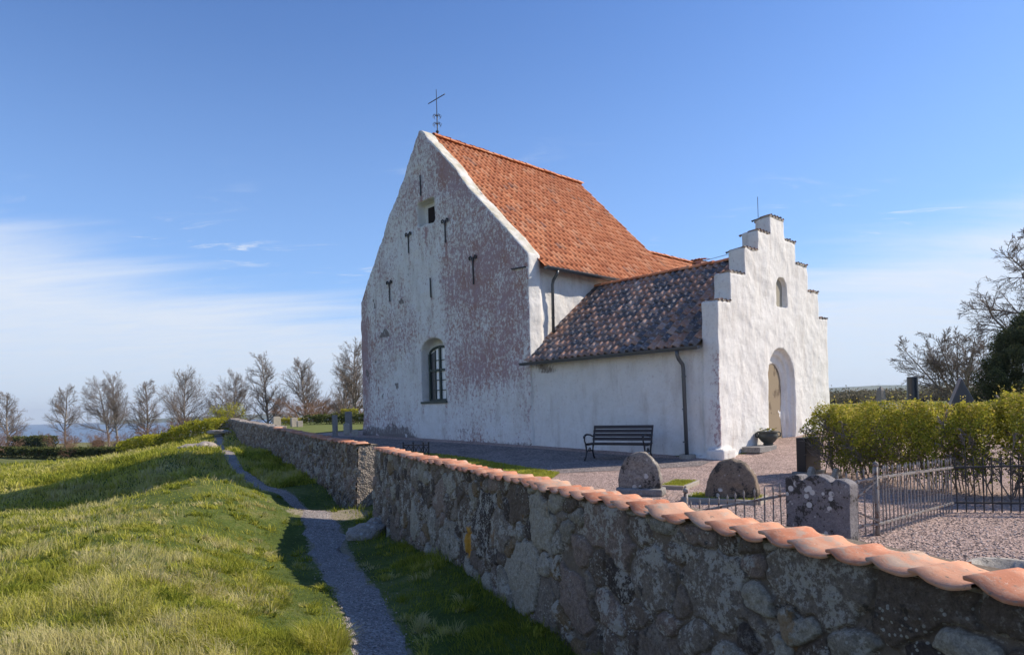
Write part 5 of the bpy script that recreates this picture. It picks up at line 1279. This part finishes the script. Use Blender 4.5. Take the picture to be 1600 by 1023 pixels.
def grass_tufts(n, azr, rr_, seed, nb, keepf, sc=1.0):
    rs = np.random.default_rng(seed); az = np.radians(rs.uniform(*azr, n)); u = rs.random(n); a, b = 1 / rr_[0], 1 / rr_[1]; r_ = 1 / (a + (b - a) * u)
    X = r_ * np.sin(az); Y = r_ * np.cos(az); P = np.stack([X, Y], 1)
    k = keepf(X, Y) & (fbm(P + 9, 1.7, 3, .6) + rs.normal(0, .06, n) > .44); X, Y, r_, P = X[k], Y[k], r_[k], P[k]; n = len(X)
    kind_ = fbm(P + 40, 1.3, 4, .6) + rs.normal(0, .07, n); g2 = fbm(P + 5, .5, 3)
    R_ = rs.uniform(.05, .13, n) * sc; Hh = rs.uniform(.07, .17, n) * sc; Cc = np.where(kind_ > .58, rs.uniform(.70, .98, n), np.where(kind_ < .47, rs.uniform(.12, .38, n), rs.uniform(.40, .66, n)))
    LX, LY = rs.normal(0, .35, n), rs.normal(0, .35, n)
    i = np.repeat(np.arange(n), nb); m_ = len(i); a_ = rs.uniform(0, 6.28, m_); q = rs.random(m_) ** .6
    px = X[i] + R_[i] * q * np.cos(a_); py = Y[i] + R_[i] * q * np.sin(a_); PP = np.stack([px, py], 1)
    bz = (fbm(PP, 0.9, 4) - .5) * .16 * ss(r_[i], 3, 8) * (1 - ss(r_[i], 60, 200)) * ss(path_dist(px, py), .3, 1.3)
    ld = np.stack([np.cos(a_) * q * 1.1 + LX[i], np.sin(a_) * q * 1.1 + LY[i], a_ * 0], 1)
    me = blades(np.stack([px, py, outer_z(px, py) + bz - .012], 1), Hh[i] * rs.uniform(.5, 1.2, m_) * (1.1 - .4 * q), .0052 * np.maximum(1, r_[i] / 4.5) ** .85 * rs.uniform(.6, 1.5, m_), rs, np.clip(Cc[i] + rs.normal(0, .07, m_), 0, 1), .3, ld)
    return link_mesh('grass_tufts', me, M['grass'], kind='stuff')
grass_tufts(17500, (-56, 12), (2.6, 26), 61, 34, lambda X, Y: outside(X, Y) & (pd(X, Y) > .10) & ((bank_mask(X, Y) > .12) | (fbm(np.stack([X, Y], 1), 3, 2) > .6)))
# broad-leaved weeds in rosettes
rs = np.random.default_rng(66); az = np.radians(rs.uniform(-43, -5, 1500)); r_ = 1 / rs.uniform(1 / 16, 1 / 3.5, 1500); X = r_ * np.sin(az); Y = r_ * np.cos(az); k = outside(X, Y) & (bank_mask(X, Y) > .3) & (fbm(np.stack([X, Y], 1) + 3, 1.1, 3) > .5); X, Y = X[k], Y[k]
i = np.repeat(np.arange(len(X)), 12); a_ = rs.uniform(0, 6.28, len(i)); ld = np.stack([np.cos(a_), np.sin(a_), a_ * 0], 1)
link_mesh('weeds', blades(np.stack([X[i], Y[i], outer_z(X[i], Y[i]) + .01], 1), rs.uniform(.04, .10, len(i)), rs.uniform(.014, .026, len(i)), rs, rs.uniform(.05, .4, len(i)), .3, ld), M['grass'], kind='stuff')
# loose pebbles on the path edges and the churchyard gravel
def pebbles(X, Y, Z, S, mat, seed):
    rs = np.random.default_rng(seed); n = len(X); base = np.array([(1, 0, 0), (0, 1, 0), (-1, 0, 0), (0, -1, 0), (0, 0, .7), (0, 0, -.5)], float)
    V = base[None] * (S[:, None, None] * rs.uniform(.6, 1.4, (n, 6, 1))); t = rs.uniform(0, 6.28, n); c, s_ = np.cos(t)[:, None], np.sin(t)[:, None]
    V = np.stack([V[..., 0] * c - V[..., 1] * s_, V[..., 0] * s_ + V[..., 1] * c, V[..., 2]], -1) + np.stack([X, Y, Z], 1)[:, None]
    F = np.array([(0, 1, 4), (1, 2, 4), (2, 3, 4), (3, 0, 4), (1, 0, 5), (2, 1, 5), (3, 2, 5), (0, 3, 5)])
    return link_mesh('pebbles', np_mesh('pebbles', V.reshape(-1, 3), [(np.arange(n)[:, None, None] * 6 + F[None]).reshape(-1, 3)], {'rnd': np.repeat(rs.random(n), 6)}), mat, smooth=False, kind='stuff')
M['pebble'] = material('mixed_pebble', lambda N: N.ramp(N.attr('rnd'), [(0.0, (0.12, 0.10, 0.09)), (0.4, (0.30, 0.24, 0.22)), (0.75, (0.46, 0.37, 0.33)), (1.0, (0.62, 0.56, 0.52))]), 0.9, 0.2)
rs = np.random.default_rng(70); t = rs.integers(0, len(DP), 9000); o_ = rs.normal(0, .62, 9000); X = DP[t, 0] + nr[t, 0] * o_ * DW[t] + rs.normal(0, .05, 9000); Y = DP[t, 1] + nr[t, 1] * o_ * DW[t] + rs.normal(0, .08, 9000)
k = (Y > 4) & (Y < 30) & outside(X, Y); X, Y = X[k], Y[k]; pebbles(X, Y, outer_z(X, Y) + .014, rs.uniform(.004, .016, len(X)) * (1 + .5 * (rs.random(len(X)) > .96)), M['pebble'], 71)
rs = np.random.default_rng(72); az = np.radians(rs.uniform(8, 40, 30000)); r_ = 1 / rs.uniform(1 / 15, 1 / 4.2, 30000); X = r_ * np.sin(az); Y = r_ * np.cos(az); k = (X > wall_x(Y) + .5); X, Y = X[k], Y[k]
pebbles(X, Y, yard_z(X, Y) + .002, rs.uniform(.004, .013, len(X)), M['pebble'], 73)
def kf2(X, Y, r_, rs): return outside(X, Y) & (pd(X, Y) > 0)
def hf2(X, Y, r_, c, c2, rs): return (.10 + .16 * ss(c, .45, .65)) * rs.uniform(.5, 1.4, len(X)) * (1 + .5 * ss(r_, 35, 70))
grass_field('grass', 170000, (-54, -16), (22, 66), 42, kf2, hf2, lambda X, Y, r_, c, c2, rs: .42 + .5 * (c2 - .5) * 2 + .25 * ss(fbm(np.stack([X, Y], 1), .35, 3), .5, .6) + rs.normal(0, .12, len(X)), .0062, .6, wexp=.95)
# dry stalks standing above the grass on the bank
def kf3(X, Y, r_, rs): return outside(X, Y) & (bank_mask(X, Y) > .6) & (fbm(np.stack([X, Y], 1) + 40, 1.3, 4, .6) > .55)
grass_field('dry_grass', 26000, (-44, -8), (3, 26), 43, kf3, lambda X, Y, r_, c, c2, rs: rs.uniform(.10, .26, len(X)), lambda X, Y, r_, c, c2, rs: rs.uniform(.75, 1, len(X)), .0035, .5)
# the green tuft hanging over the path in the foreground
rs = np.random.default_rng(8); n = 1500; a_ = rs.uniform(0, 6.28, n); q = rs.random(n) ** .5 * .24; X = -2.0 + q * np.cos(a_); Y = 6.75 + q * np.sin(a_) * 1.3
mt_ = blades(np.stack([X, Y, outer_z(X, Y) - .02], 1), rs.uniform(.08, .26, n), rs.uniform(.005, .009, n), rs, rs.uniform(.2, .75, n), .7, np.stack([np.cos(a_) * q * 2.2, np.sin(a_) * q * 2.2, a_ * 0], 1))
link_mesh('grass_tuft', mt_, M['grass'], kind='stuff')
# short turf of the lawns
from mathutils.geometry import intersect_point_tri_2d
def inpoly(X, Y, poly):
    c = np.zeros(len(X), bool); j = len(poly) - 1
    for i in range(len(poly)):
        xi, yi = poly[i]; xj, yj = poly[j]
        c ^= ((yi > Y) != (yj > Y)) & (X < (xj - xi) * (Y - yi) / (yj - yi + 1e-12) + xi); j = i
    return c
grass_field('grass', 90000, (-17, 7), (11, 21), 44, lambda X, Y, r_, rs: inpoly(X, Y, lawn_poly), lambda X, Y, r_, c, c2, rs: rs.uniform(.03, .065, len(X)), lambda X, Y, r_, c, c2, rs: .40 + .3 * (c - .5) + rs.normal(0, .08, len(X)), .0045, .5, zf=lambda X, Y: yard_z(X, Y) + .02)

# ------------------------------------------------------------------ haze
mt = bpy.data.materials.new('haze_air'); mt.use_nodes = True; nt = mt.node_tree
nt.nodes.remove(nt.nodes['Principled BSDF']); pv = nt.nodes.new('ShaderNodeVolumePrincipled')
pv.inputs['Color'].default_value = (0.78, 0.88, 1.0, 1); pv.inputs['Density'].default_value = 0.00013; pv.inputs['Anisotropy'].default_value = 0.2
nt.links.new(pv.outputs[0], nt.nodes['Material Output'].inputs['Volume'])
MB().box(-6200, 6200, -6200, 6200, -28.5, 110).build('haze', mt, kind='stuff')
